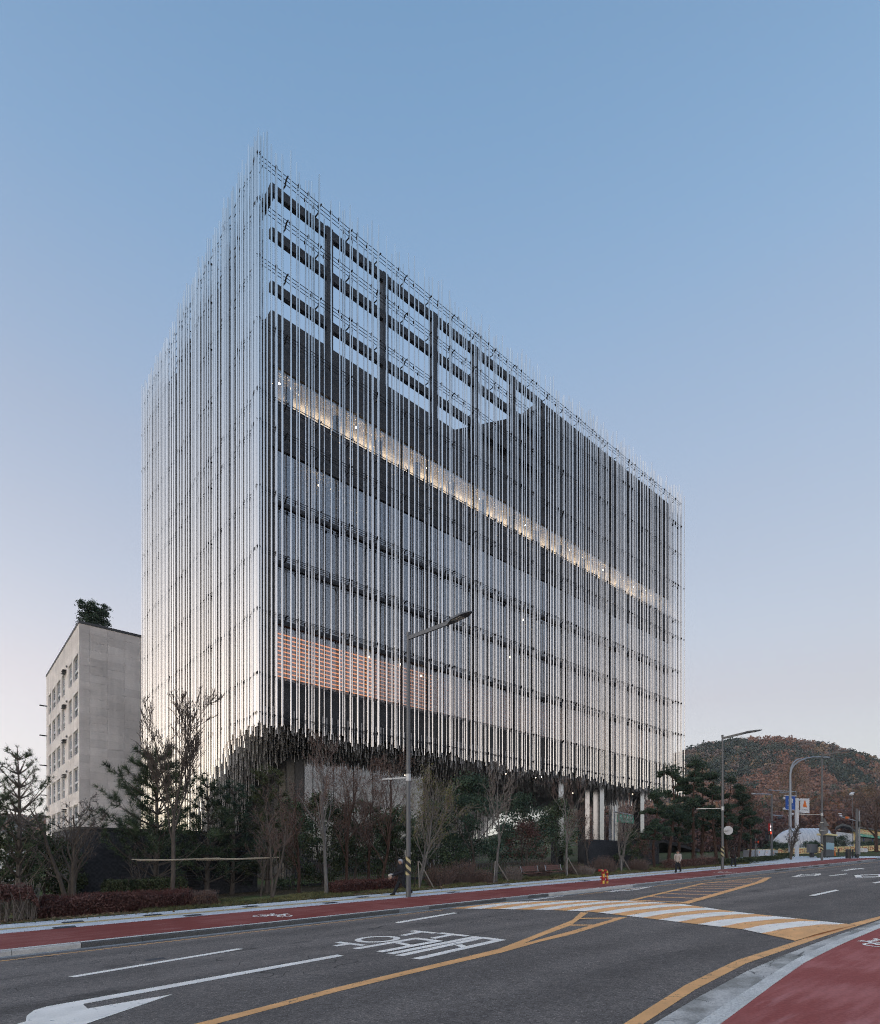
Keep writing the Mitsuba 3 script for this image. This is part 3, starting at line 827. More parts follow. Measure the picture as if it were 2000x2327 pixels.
# warm slatted lining with light strips on the lowest floor
part(tower, 'slat_lining', box(BX0 + .1, BX1 - .1, FM + 1.0, FM + 1.1, Z(13.35), Z(17.2)), A_WOOD)
for k in range(12):
    z = 13.55 + k * .31
    part(tower, 'wood_slat', box(BX0 + .1, BX1 - .1, FM + .82, FM + .99, Z(z + .06), Z(z + .22)), A_WOOD)
    part(tower, 'light_strip', box(BX0 + .1, BX0 + 9, FM + .88, FM + .985, Z(z), Z(z + .04)), A_CEIL, emit=(.28, .085, .014))
    part(tower, 'light_strip', box(BX0 + 9.1, BX0 + 15.2, FM + .88, FM + .985, Z(z), Z(z + .04)), A_CEIL, emit=(.12, .038, .008))
    part(tower, 'light_strip', merge([box(BX0 + q, BX0 + q + 1.7, FM + .88, FM + .985, Z(z), Z(z + .045)) for q in np.arange(15.6, BX1 - BX0 - 2, 2.82)]), A_ORANGEP)  # these far strips are unlit; orange paint stands in for their glow
for q, zz in ((10, 17.0), (13.2, 17.1), (15.5, 16.6), (27, 20.9), (5.5, 29.0), (29, 25.2)):
    part(tower, 'lamp', ball((S0 + q, FM + .62, Z(zz)), .09), A_CEIL, emit=(3, 2.3, 1.4))
# lit floor under the roof
for q in range(10):
    w4 = (BX1 - BX0 - 4) / 10
    part(tower, 'cove_light', box(BX0 + 2 + q * w4, BX0 + 1.6 + (q + 1) * w4, FM + 2.6, FM + 3.5, Z(35.35), Z(35.42)), A_CEIL, emit=(.52, .42, .30))
for i, q in enumerate(np.arange(2.2, LS - 3, 3.4)):
    part(tower, 'lamp', ball((S0 + q + .3 * math.sin(i * 2.1), FM + .5, Z(34.9)), .075), A_CEIL, **({'emit': (9, 6.8, 4)} if i % 2 == 0 else {}))
for i, q in enumerate(np.arange(8, LS - 6, 2.7)):
    part(tower, 'table_frame', pipe([(S0 + q, FM + .9, Z(33.1)), (S0 + q + .7, FM + 1.0, Z(34.5)), (S0 + q + 1.5, FM + 1.1, Z(33.2))], .05, 4), A_CEIL)
# downlights among the hanging tubes
for i in range(9):
    s, m = S0 + rt.uniform(3, LS - 3), M0 + rt.uniform(.9, 9)
    z = float(low(np.array([s]), np.array([m]))[0]) - .42
    part(tower, 'downlight', rods([(s, m, z)], [(s, m, z + .10)], .036, 6), A_CEIL, emit=(1.6, 1.3, 1.0))
# ground level: cores, mirrored columns, reflective lobby
g0 = lambda s, m: float(gz(s, m))
part(tower, 'core', box(S0 + 1.6, S0 + 13, M0 + 19, M0 + LM - 1.5, g0(S0, M0 + 19) - .5, Z(11.0)), A_BLACK)
part(tower, 'core', box(S0 + 20.5, S0 + 33.5, M0 + 14, M0 + 21, g0(S0 + 20, M0 + 14) - .5, Z(11.0)), A_BLACK)
for px, w in ((1281, 3.2), (1340, 4.2), (1373, 3.0), (1464, 2.6), (1405, 13)):
    q = at(px, M0 + w)
    part(tower, 'mirrored_column', box(q - .9, q, M0 + w, M0 + w + 1.1, g0(q, M0 + w) - .3, Z(11.0)), A_MIRROR)
arc = [(S0 + 5.0 + 2.4 - 2.4 * math.cos(a), M0 + 8.4 - 2.4 * math.sin(a)) for a in np.linspace(0, math.pi / 2, 6)]
arc = [(S0 + 5.0, M0 + 16)] + [(S0 + 5.0, M0 + 12)] + arc + [(S0 + q, M0 + 6.0) for q in np.arange(9.4, 19.6, 2.0)] + [(S0 + 19.4, M0 + 13.9)]
for (a, b), (c, d) in zip(arc[:-1], arc[1:]):
    z0 = g0(a, b)
    e = rt.normal(0, .006)
    part(tower, 'lobby_glass' if a > S0 + 6.5 else 'lobby_wall', (np.array([(a, b, z0), (c, d + e, z0), (c, d + e, Z(9.6)), (a, b, Z(9.6))]), np.array([(0, 1, 2), (0, 2, 3)])), 'mat_lobby_glass' if a > S0 + 6.5 else A_BLACK)
    part(tower, 'lobby_mullion', box(a - .03, a + .03, b - .03, b + .03, z0, Z(9.6)), A_RAIL)
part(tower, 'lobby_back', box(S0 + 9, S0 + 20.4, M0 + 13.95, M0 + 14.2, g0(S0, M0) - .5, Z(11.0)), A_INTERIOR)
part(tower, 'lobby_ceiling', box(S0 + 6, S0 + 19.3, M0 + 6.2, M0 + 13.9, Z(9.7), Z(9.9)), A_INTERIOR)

# ================================================================== pale stone block on the left
def s_of(px, s0, m0):
    """m on the wall s = s0 for a column of the photograph."""
    u = (px - CX) / F_PX
    return (s0 * DS[0] - u * s0 * DS[1]) / (u * DM[1] - DM[0])


c0 = np.array([-40.55, 66.0])
S2, M2 = float(c0 @ DS), float(c0 @ DM)
office = thing('stone_office', 'plain pale stone office block left of the tube tower, with tall windows on one side', 'building')
ZT, ZB2, L2, D2 = Z(27.3), -3.0, 15.0, 25.0
wins = []
for a, b in ((166.5, 177.5), (155.7, 163.2), (140, 147), (128.6, 136.8), (118.4, 126.0), (110.2, 115.8)):
    m_hi, m_lo = s_of(a, S2, M2), s_of(b, S2, M2)
    wins.append((m_lo, m_hi))
rows_ = [24.1 - 4.27 * k for k in range(7)]
wall = part(office, 'wall', merge([box(S2 + .3, S2 + L2, M2 + .12, M2 + D2, ZB2, ZT - .3)] ), A_STONE[0])
part(office, 'roof_edge', box(S2 - .06, S2 + L2 + .05, M2 - .06, M2 + D2 + .05, ZT, ZT + .28), A_DARK)
# windowed side: vertical piers and the pieces between windows
edges = [M2] + [x for w in wins for x in w] + [M2 + D2]
edges = sorted(edges)
for a, b in zip(edges[0::2], edges[1::2]):
    part(wall, 'stone_pier', box(S2, S2 + .29, a, b, ZB2, ZT), A_STONE[2])
for lo_, hi_ in wins:
    zs = [ZT] + [z for r in rows_ for z in (Z(r), Z(r) - 2.75)] + [ZB2]
    for a, b in zip(zs[0::2], zs[1::2]):
        part(wall, 'stone_pier', box(S2 + .002, S2 + .288, lo_, hi_, b, a), A_STONE[2])
    for r in rows_[:6]:
        z1, z0 = Z(r), Z(r) - 2.75
        w_ = part(office, 'window', box(S2 + .22, S2 + .24, lo_ + .03, hi_ - .03, z0 + .03, z1 - .03), A_WGLASS)
        zt = z0 + 1.1
        part(w_, 'frame', merge([box(S2 + .16, S2 + .23, lo_, lo_ + .1, z0, z1), box(S2 + .16, S2 + .23, hi_ - .1, hi_, z0, z1), box(S2 + .16, S2 + .23, lo_ + .1, hi_ - .1, z0, z0 + .1),
                                 box(S2 + .16, S2 + .23, lo_ + .1, hi_ - .1, z1 - .1, z1), box(S2 + .13, S2 + .235, lo_ + .1, hi_ - .1, zt - .11, zt + .11), box(S2 + .15, S2 + .232, (lo_ + hi_) / 2 - .05, (lo_ + hi_) / 2 + .05, zt + .11, z1 - .1)]), A_WHITE_TRIM)
for r in rows_[:6]:
    mm = (wins[1][1] + wins[2][0]) / 2 + .35
    part(office, 'pipe_bracket', merge([box(S2 - .42, S2 - .002, mm - .5, mm + .7, Z(r) - .1, Z(r) - .04), box(S2 - .42, S2 - .002, mm - .3, mm + .9, Z(r) - .34, Z(r) - .28)]), A_DARK)
    part(office, 'wall_vent', rods([(S2 - .15, mm - .9, Z(r) + .25)], [(S2 - .004, mm - .9, Z(r) + .25)], .14, 8), A_DARK)
    part(office, 'pipe_bracket', box(S2 - .9, S2 - .002, M2 + D2 - .8, M2 + D2 - .5, Z(r) - 1.2, Z(r) - 1.08), A_DARK)
# end wall of separate stone panels
ro = random.Random(8)
xs = [S2, S2 + 1.05, S2 + 2.85, S2 + 4.6, S2 + 6.3, S2 + 8.2]
zz = ZT
while zz > ZB2 + .5:
    h = .92
    for a, b in zip(xs[:-1], xs[1:]):
        off = ro.uniform(0, .018)
        part(wall, 'stone_panel', box(a + .008, b - .008, M2 - off, M2 + .118, zz - h + .012, zz - .002), ro.choice(A_STONE))
    zz -= h
part(wall, 'stone_pier', box(S2 + 8.2, S2 + L2, M2, M2 + .118, ZB2, ZT - .001), A_STONE[1])

# low dark slate pavilion with louvred openings in the garden
pm = 31.0
pl0, pl1 = at(157, pm), at(585, pm)
ztop = Z(1.68)
pav_b = thing('slate_pavilion', 'low black slate service building with louvres behind the garden trees, in front of the tower', 'building')
R_ = 1.3
outline = [(pl0 + R_ - R_ * math.sin(a), pm + R_ - R_ * math.cos(a)) for a in np.linspace(0, math.pi / 2, 8)]
part(pav_b, 'wall', prism([(pl1, pm), (pl1, pm + 5)] + [(pl0, pm + 5)] + outline[::-1], -3.0, ztop), A_SLATE)
part(pav_b, 'roof_edge', prism([(pl1 + .04, pm - .05), (pl1 + .04, pm + 5)] + [(pl0 - .05, pm + 5)] + [(a - .03, b - .04) for a, b in outline[::-1]], ztop, ztop + .12), A_BLACK)
for a, b in ((at(405, pm), at(455, pm)), (at(520, pm), at(598, pm) - .6)):
    lv = part(pav_b, 'louvre', box(a, b, pm - .02, pm + .0, float(gz(a, pm)) + .45, ztop - .75), A_BLACK)
    z = float(gz(a, pm)) + .5
    while z < ztop - .85:
        part(lv, 'blade', slab((a, pm - .14, z), (b - a, 0, 0), (0, .12, .06), (0, -.01, .025)), A_SLATE)
        z += .13
for s0 in np.arange(pl0 + 1.4, pl1 - 2, 1.7):
    for z0, z1 in ((ztop - 3.3, ztop - 2.26), (ztop - 2.24, ztop - 1.16), (ztop - 1.14, ztop - .02)):
        part(pav_b, 'slate_slab', box(s0 + .008, s0 + 1.69, pm - .012, pm + .02, z0, z1), A_SLATE)

# ================================================================== trees and planting
def branching(rng, base, h, r, stems=1, fork=.32, spread=.55, levels=4, kids=(5, 5, 5, 4), up=.25, wiggle=.07, lean=None, top=1.0, ratio=.55):
    """Limbs of a tree: list of (points, radii, level)."""
    out, stack = [], []
    for k in range(stems):
        a = rng.uniform(0, 6.283) if stems > 1 else 0
        d = np.array([math.cos(a) * .16 * (stems > 1), math.sin(a) * .16 * (stems > 1), 1.0])
        if lean is not None:
            d[:2] += lean
        stack.append((np.array(base, float) + [0, 0, -.1], d / np.linalg.norm(d), h * (1 if stems == 1 else rng.uniform(.8, 1)), r, 0))
    while stack:
        p, d, L, r0, lv = stack.pop()
        nseg = (9, 6, 5, 3, 3)[lv]
        P, D = [p], d
        for i in range(nseg):
            D = D + rng.normal(0, wiggle * (1 + .5 * lv), 3) + [0, 0, up * (.25 if lv == 0 else .45) * .35]
            D = D / np.linalg.norm(D)
            P.append(P[-1] + D * L / nseg)
        P = np.array(P)
        end = .25 if lv == 0 else .35
        R = r0 * np.linspace(1, end, nseg + 1)
        out.append((P, R, lv))
        if lv + 1 < levels:
            nk = kids[lv]
            t0 = fork if lv == 0 else .22
            for k in range(nk):
                t = t0 + (.97 - t0) * (k + rng.uniform(.1, .9)) / nk
                i = min(int(t * nseg), nseg - 1); f = t * nseg - i
                q = P[i] * (1 - f) + P[i + 1] * f
                dd = P[i + 1] - P[i]; dd = dd / np.linalg.norm(dd)
                a = rng.uniform(0, 6.283)
                side = np.cross(dd, [math.cos(a), math.sin(a), .3]); side /= np.linalg.norm(side) + 1e-9
                sp = spread * rng.uniform(.7, 1.35)
                nd = dd * math.cos(sp) + side * math.sin(sp); nd[2] += up * .5
                nd /= np.linalg.norm(nd)
                rr = np.interp(t, [0, 1], [r0, r0 * end]) * rng.uniform(.5, .68)
                LL = L * ratio * rng.uniform(.7, 1.15) * (1.15 - .62 * t if lv == 0 else 1 - .35 * t) * top
                stack.append((q, nd, LL, max(rr, .006), lv + 1))
    return out


def limbs(br, lo, hi, minr=0.0):
    return merge([pipe(P, np.maximum(R, minr), 7 if lv == 0 else 5 if lv == 1 else 3) for P, R, lv in br if lo <= lv <= hi])


def bare_tree(px, m, top_px, label, seed, bark=None, twig=None, group=None, leaf=None, nleaf=0, lsize=.05, base_r=None, minr=.007, **kw):
    rng = np.random.default_rng(seed)
    s = at(px, m); z = float(gz(s, m))
    h = zpx(top_px, s, m) - z
    r = base_r or (.016 * h + .02)
    key = thing('bare_tree', label, 'tree', group)
    br = branching(rng, (s, m, z), h * kw.pop('hk', .86), r, **kw)
    part(key, 'trunk', limbs(br, 0, 1, minr), bark or A_BARK, smooth=50)
    part(key, 'crown', limbs(br, 2, 9, minr), twig or A_TWIG, smooth=False)
    if nleaf:
        pts = np.vstack([P[1:] for P, R, lv in br if lv >= 2])
        pts = pts[rng.integers(0, len(pts), nleaf)] + rng.normal(0, .10, (nleaf, 3))
        part(key, 'foliage', leaves(pts, lsize, rng), leaf)
    return key, s, z, h


def tufted_pine(px, m, top_px, label, seed, width=.26, start=.18, needle=None, whorls=9, per=6, tuft=.26, nn=16, nw=.020, shoots=5, group=None, bark=None, rise=.55):
    """A white pine: leader, whorls of upswept boughs, long needles in brushes at the shoots."""
    rng = np.random.default_rng(seed)
    s = at(px, m); z = float(gz(s, m))
    h = zpx(top_px, s, m) - z
    key = thing('pine_tree', label, 'pine tree', group)
    trunk, tips, dirs = [], [], []
    lead = np.array([[s + .05 * h * math.sin(3 * t) * .3, m + .03 * h * math.sin(2.3 * t + 1) * .3, z - .1 + (h - .2) * t] for t in np.linspace(0, 1, 9)])
    trunk.append(pipe(lead, np.linspace(.017 * h + .02, .014, 9), 6))
    for w in range(whorls):
        t = start + (1 - start) * (w + .15 * rng.random()) / whorls
        p0 = np.array([np.interp(t * 8, range(9), lead[:, k]) for k in range(3)])
        L = width * h * (1 - t) ** .75 * rng.uniform(.85, 1.2) + .18
        for k in range(per):
            a = 6.283 * (k + rng.uniform(-.35, .35)) / per + w * 1.3
            d = np.array([math.cos(a), math.sin(a), rise * rng.uniform(.3, 1.2)])
            LL = L * rng.uniform(.65, 1.2)
            P = np.array([p0 + d * LL * q + [0, 0, .28 * LL * q * q] for q in np.linspace(0, 1, 4)])
            trunk.append(pipe(P, np.linspace(.010 * h * .5 + .008, .006, 4), 3))
            for j in range(shoots):
                q = rng.uniform(.25, 1) if j else 1.0
                b = np.array([np.interp(q * 3, range(4), P[:, c]) for c in range(3)])
                dd = d + rng.normal(0, .55, 3); dd[2] += .5; dd /= np.linalg.norm(dd)
                sl = LL * .28 * rng.uniform(.5, 1.2) if j else .06
                e = b + dd * sl
                if sl > .1:
                    trunk.append(pipe(np.array([b, (b + e) / 2 + [0, 0, -.01], e]), [.007, .006, .005], 3))
                for q2 in ((.35, .7, 1.0) if sl > .15 else (1.0,)):
                    tips.append(b + (e - b) * q2); dirs.append(dd)
    tips.append(lead[-1]); dirs.append(np.array([0, 0, 1.0]))
    tips, dirs = np.repeat(np.array(tips), nn, 0), np.repeat(np.array(dirs), nn, 0)
    nd = rng.normal(size=tips.shape); nd /= np.linalg.norm(nd, axis=1, keepdims=True)
    nd = nd * .8 + dirs * .75; nd /= np.linalg.norm(nd, axis=1, keepdims=True)
    ln = tuft * rng.uniform(.6, 1.15, (len(tips), 1))
    part(key, 'trunk', merge(trunk), bark or A_BARK, smooth=50)
    part(key, 'crown', needles(tips, tips + nd * ln, nw, rng), needle or A_NEEDLE)
    return key


def red_pine(px, m, top_px, label, seed, lean=0.0, pads=9, width=.22, group=None, low_=.35):
    """A Korean red pine: long bare leaning trunk, flat cloud-like pads of needles."""
    rng = np.random.default_rng(seed)
    s = at(px, m); z = float(gz(s, m))
    h = zpx(top_px, s, m) - z
    key = thing('pine_tree', label, 'pine tree', group)
    lead = np.array([[s + lean * h * t * t + .03 * h * math.sin(5 * t + seed), m + .02 * h * math.sin(4 * t + seed * 2), z - .1 + h * .96 * t] for t in np.linspace(0, 1, 11)])
    wood, tp = [pipe(lead, np.linspace(.016 * h + .03, .03, 11), 7)], []
    for k in range(pads):
        t = low_ + (1 - low_) * (k + rng.uniform(0, .6)) / pads
        p0 = np.array([np.interp(t * 10, range(11), lead[:, c]) for c in range(3)])
        a = k * 2.4 + rng.uniform(-.6, .6)
        L = width * h * (1.15 - .72 * t) * rng.uniform(.55, 1.3)
        d = np.array([math.cos(a), math.sin(a), rng.uniform(-.15, .5)])
        bend = rng.normal(0, .22, 3)
        P = np.array([p0 + d * L * q + bend * L * q * q + [0, 0, -.22 * L * q * q + .10 * L * math.sin(4 * q)] for q in np.linspace(0, 1, 6)])
        wood.append(pipe(P, np.linspace(.04, .012, 6), 4))
        for c in range(7):
            q = rng.uniform(.3, 1.08)
            b = np.array([np.interp(min(q, 1) * 5, range(6), P[:, x]) for x in range(3)]) + rng.normal(0, .17 * L, 3) * [1, 1, .5]
            r = .16 * L * rng.uniform(.6, 1.5) + .16
            wood.append(pipe(np.array([P[int(min(q, 1) * 4.9)], b]), [.014, .008], 3))
            n = int(72 * min(1.6, r / .5 + .2))
            v = rng.normal(size=(n, 3)); v /= np.linalg.norm(v, axis=1, keepdims=True)
            v *= rng.uniform(.2, 1, (n, 1)) ** .6
            tp.append(b + v * r * [1, 1, .48] + [0, 0, .05])
    v = rng.normal(size=(170, 3)); tp.append(lead[-1] + v * [.36, .36, .3])
    tp = np.vstack(tp)
    nd = rng.normal(size=(len(tp), 3)); nd[:, 2] = np.abs(nd[:, 2]) * .8 + .35; nd /= np.linalg.norm(nd, axis=1, keepdims=True)
    part(key, 'trunk', merge(wood), A_BARK_RED, smooth=50)
    part(key, 'crown', merge([needles(tp, tp + nd * rng.uniform(.16, .32, (len(tp), 1)), .06, rng), needles(tp, tp + np.roll(nd, 1, 0) * .22, .055, rng), needles(tp, tp + np.roll(nd, 7, 0) * .2, .05, rng)]), A_NEEDLE_B)
    return key


def bushy_tree(px, m, top_px, w, label, seed, leaf, bark=None, n=5200, size=.085, name='evergreen_tree', cat='tree', clumps=46, group=None, skirt=.18):
    """A full crown of leaf clumps on branching limbs."""
    rng = np.random.default_rng(seed)
    s = at(px, m); z = float(gz(s, m))
    h = zpx(top_px, s, m) - z
    key = thing(name, label, cat, group)
    br = branching(rng, (s, m, z), h * .85, .012 * h + .03, levels=3, kids=(9, 5, 4), fork=.2, spread=.75)
    part(key, 'trunk', limbs(br, 0, 2, .008), bark or A_BARK, smooth=50)
    cs = []
    for k in range(clumps):
        t = rng.random() ** .8
        zz = skirt + (1 - skirt) * t
        rad = w * .5 * (1 - .72 * max(0, (zz - .35) / .65) ** 1.4) * math.sqrt(rng.random()) * (1.0 if zz > .25 else .75)
        a = rng.uniform(0, 6.283)
        c = np.array([s + rad * math.cos(a), m + rad * math.sin(a), z + h * (zz * .95)])
        r = w * .13 * rng.uniform(.6, 1.35)
        k_ = int(n / clumps * (.5 + rng.random()))
        v = rng.normal(size=(k_, 3)); v /= np.linalg.norm(v, axis=1, keepdims=True)
        cs.append(c + v * r * rng.uniform(.3, 1, (k_, 1)) * [1, 1, .8])
    part(key, 'crown', leaves(np.vstack(cs), size, rng), leaf)
    return key


def hedge(name, label, cat, px0, px1, m, width, height, seed, leaf, n, size=.05, twig=None, ntwig=0, rough=.25, top_only=0.0, group=None):
    rng = np.random.default_rng(seed)
    s0, s1 = at(px0, m), at(px1, m)
    key = thing(name, label, cat, group)
    q = rng.uniform(s0, s1, n); y = m + rng.uniform(-.5, .5, n) * width
    hh = height * (1 - rough + rough * 2 * (meshkit.fbm(np.column_stack([q * 1.3, y * 1.5, 0 * q]), 3, seed) - .15))
    e = np.minimum(1, np.minimum(q - s0, s1 - q) / .35 + .35)
    u = top_only + (1 - top_only) * rng.random(n) ** .6
    pts = np.column_stack([q, y, gz(q, y) + hh * e * u])
    part(key, 'foliage', leaves(pts, size, rng), leaf)
    if ntwig:
        q = rng.uniform(s0 + .1, s1 - .1, ntwig); y = m + rng.uniform(-.4, .4, ntwig) * width
        b = np.column_stack([q, y, gz(q, y) - .02])
        hh = height * rng.uniform(.65, 1.12, ntwig)
        t = b + np.column_stack([rng.normal(0, .16, ntwig) * height, rng.normal(0, .16, ntwig) * height, hh])
        part(key, 'stems', rods(b, t, .011, 3, R1=.005, caps=False), twig or A_TWIG)
    return key


def twig_shrub(px, m, w, h, label, seed, twig, n=420, leaf=None, nleaf=0, name='shrub', lsize=.04, group=None):
    rng = np.random.default_rng(seed)
    s = at(px, m); z = float(gz(s, m))
    key = thing(name, label, 'shrub', group)
    a, rad = rng.uniform(0, 6.283, n), w * .28 * np.sqrt(rng.random(n))
    b = np.column_stack([s + rad * np.cos(a), m + rad * np.sin(a), np.full(n, z - .03)])
    out = rng.uniform(.2, 1.0, n) * w * .5
    t = np.column_stack([s + out * np.cos(a), m + out * np.sin(a) * .8, z + h * rng.uniform(.5, 1.08, n) * np.sqrt(np.clip(1 - (out / (w * .62)) ** 2, .1, 1))])
    t[:, :2] += rng.normal(0, .07 * w, (n, 2)) * .5
    mid = (b + t) / 2 + rng.normal(0, .03 * h, (n, 3))
    part(key, 'stems', merge([rods(b, mid, .008, 3, R1=.006, caps=False), rods(mid, t, .006, 3, R1=.003, caps=False)]), twig)
    if nleaf:
        k = rng.integers(0, n, nleaf); q = rng.uniform(.45, 1, (nleaf, 1))
        part(key, 'foliage', leaves(b[k] * (1 - q) + t[k] * q + rng.normal(0, .05, (nleaf, 3)), lsize, rng), leaf)
    return key


# left of the tower
tufted_pine(38, 26.6, 1680, 'thin open pine with upswept boughs at the left edge of the photo', 1, width=.23, whorls=11, per=5, tuft=.20, nn=13, nw=.017, start=.14, rise=.85)
tufted_pine(-20, 27.5, 1745, 'pine cut off by the left edge of the photo', 31, width=.3, whorls=9, per=6, tuft=.24, nn=12, start=.1)
bare_tree(163, 26.4, 1735, 'low wide many-stemmed bare tree in front of the stone office', 2, stems=4, spread=.62, levels=5, kids=(5, 4, 4, 3), fork=.25, up=.16, base_r=.10, hk=.80, wiggle=.13)
bushy_tree(95, 29.6, 1880, 3.6, 'dark bushy evergreen behind the bare tree on the left', 3, A_LEAF_GREEN, n=3000, size=.075)
bushy_tree(20, 30.2, 1900, 3.0, 'dark evergreen shrub at the far left in front of the white house', 33, A_LEAF_GREEN, n=2200, size=.075)
bushy_tree(128, 30.6, 1900, 2.6, 'dark evergreen just left of the slate pavilion corner', 34, A_NEEDLE, n=2400, size=.075)
bare_tree(394, 25.3, 1555, 'tall bare tree with upright twin limbs in front of the left tube face', 4, stems=1, spread=.36, levels=5, kids=(8, 8, 6, 4), fork=.30, up=.55, base_r=.10, bark=A_BARK, hk=.76, minr=.008, ratio=.58, top=1.0)
tufted_pine(352, 28.2, 1690, 'bushy white pine with long needle brushes left of the tall bare tree', 5, width=.40, whorls=10, per=7, tuft=.34, nn=20, nw=.024, shoots=6, start=.16)
tufted_pine(470, 29.4, 1750, 'white pine against the left tube face, nearest the tall bare tree', 6, width=.30, whorls=9, per=6, tuft=.28, nn=16, nw=.022, start=.12)
tufted_pine(528, 29.8, 1765, 'white pine second right of the tall bare tree', 7, width=.30, whorls=9, per=6, tuft=.28, nn=18, nw=.022, start=.1, needle=A_NEEDLE_B)
tufted_pine(608, 29.3, 1728, 'yellowish green pine below the corner of the tower', 8, width=.27, whorls=10, per=6, tuft=.26, nn=18, nw=.022, start=.1, needle=A_NEEDLE_Y)
bare_tree(618, 25.0, 1795, 'small bare V-shaped tree at the right end of the cane rail', 9, stems=2, spread=.5, levels=5, kids=(6, 5, 4, 3), fork=.3, up=.25, base_r=.07, twig=A_TWIG_BROWN, minr=.006)
bare_tree(592, 26.8, 1850, 'thin leaning bare sapling left of the V-shaped tree', 10, stems=2, spread=.5, levels=4, kids=(6, 4, 4, 3), fork=.3, base_r=.05, twig=A_TWIG_BROWN)
bare_tree(318, 27.2, 1905, 'thin forked bare sapling at the left end of the cane rail', 11, stems=3, spread=.5, levels=4, kids=(5, 4, 3, 3), base_r=.04)
# middle
bare_tree(742, 25.0, 1690, 'pale-barked bare birch left of the nearest street lamp', 12, bark=A_BARK_PALE, twig=A_TWIG_BROWN, spread=.5, levels=5, kids=(12, 5, 4, 3), fork=.3, up=.35, base_r=.10, hk=.88)
for k, (px, m, tp, lb) in enumerate(((680, 27.6, 1810, 'brown twiggy bare tree just left of the birch'), (790, 27.8, 1735, 'brown twiggy bare tree between the birch and the nearest street lamp'), (868, 27.0, 1715, 'brown twiggy bare tree close to the left of the nearest street lamp'), (838, 29.5, 1790, 'low brown bare tree behind the two twiggy ones left of the nearest street lamp'))):
    bare_tree(px, m, tp, lb, 40 + k, bark=A_BARK_RED, twig=A_TWIG_BROWN, spread=.6, levels=5, kids=(11, 6, 5, 3), fork=.2, up=.22, base_r=.09, leaf=A_LEAF_RUST, nleaf=900, lsize=.035, minr=.0075)
bare_tree(952, 24.4, 1745, 'slender half-leafed tree on stakes just right of the nearest street lamp', 13, bark=A_BARK_PALE, twig=A_TWIG_PALE, stems=3, spread=.38, levels=5, kids=(8, 5, 4, 2), fork=.2, up=.4, base_r=.05, leaf=A_LEAF_OLIVE, nleaf=2600, lsize=.05)
bushy_tree(1075, 29.3, 1760, 6.2, 'big dark green pine in the middle of the garden', 14, A_NEEDLE_B, n=11000, size=.085, clumps=80)
bushy_tree(985, 30.3, 1815, 4.2, 'dark green pine behind the half-leafed tree', 15, A_NEEDLE, n=6000, size=.085, clumps=56)
bushy_tree(905, 30.8, 1830, 4.0, 'dark green evergreen behind the nearest street lamp', 16, A_NEEDLE, n=5000, size=.085, clumps=50)
bare_tree(1127, 24.5, 1748, 'pale vase-shaped bare tree on stakes left of the benches', 17, bark=A_BARK_PALE, twig=A_TWIG_PALE, spread=.42, levels=5, kids=(8, 5, 4, 3), fork=.36, up=.4, base_r=.085)
bushy_tree(1200, 27.6, 1862, 4.2, 'small tree with dry dark red leaves behind the benches', 18, A_LEAF_RED, n=2600, size=.06, name='red_leaf_tree', clumps=60, skirt=.35, bark=A_BARK)
bushy_tree(1190, 31.0, 1800, 5.0, 'dark green pine behind the red-leafed tree', 19, A_NEEDLE_B, n=6500, size=.09, clumps=60)
bushy_tree(1268, 31.4, 1815, 4.6, 'dark green pine right of the red-leafed tree', 20, A_NEEDLE, n=5200, size=.09, clumps=54)
bare_tree(1289, 24.6, 1765, 'vase-shaped bare tree on stakes right of the benches', 21, bark=A_BARK_PALE, twig=A_TWIG_BROWN, spread=.5, levels=5, kids=(9, 5, 4, 3), fork=.28, up=.3, base_r=.09)
bare_tree(1338, 26.6, 1850, 'small bare sapling between the vase-shaped trees', 22, twig=A_TWIG_BROWN, spread=.5, levels=4, kids=(8, 5, 4), base_r=.05, leaf=A_LEAF_RUST, nleaf=300, lsize=.05)
bare_tree(1412, 24.8, 1815, 'many-stemmed bare tree on stakes above the hydrant', 23, stems=4, bark=A_BARK_PALE, twig=A_TWIG_PALE, spread=.42, levels=4, kids=(6, 5, 4), fork=.3, base_r=.05, up=.4)
bushy_tree(1462, 26.8, 1895, 2.4, 'small sparse red-leafed tree left of the tall pines', 24, A_LEAF_RED, n=900, size=.055, name='red_leaf_tree', clumps=34, skirt=.3)
bushy_tree(1440, 30.0, 1880, 3.4, 'low dark evergreen in front of the entrance wall', 25, A_NEEDLE, n=3200, size=.085)
# tall pines on the right
for k, (px, m, tp, ln, lb) in enumerate(((1491, 26.6, 1795, -.03, 'leftmost of the tall pines, with a short crooked top'), (1524, 27.6, 1738, .03, 'tall pine whose crown crosses the right edge of the tower'), (1540, 30.0, 1745, .05, 'tall pine rising behind the twin trunks at the tower edge'),
                                         (1577, 27.4, 1722, .02, 'tallest pine of the group right of the tower'), (1594, 29.4, 1730, .04, 'pine just behind the tallest one'), (1622, 28.0, 1752, .03, 'pine left of the second street lamp with a leaning trunk'),
                                         (1655, 27.6, 1760, .02, 'pine just behind the second street lamp'), (1683, 28.4, 1788, .0, 'pine right of the second street lamp'), (1703, 27.6, 1822, .05, 'rightmost and lowest of the tall pines'))):
    red_pine(px, m, tp, lb, 60 + k, lean=ln, pads=10 if k < 6 else 9, group=None, low_=.34)
bushy_tree(1648, 30.5, 1858, 4.6, 'dark red maple behind the second street lamp', 26, A_LEAF_RED, n=3000, size=.075, name='red_leaf_tree', clumps=50, skirt=.3)

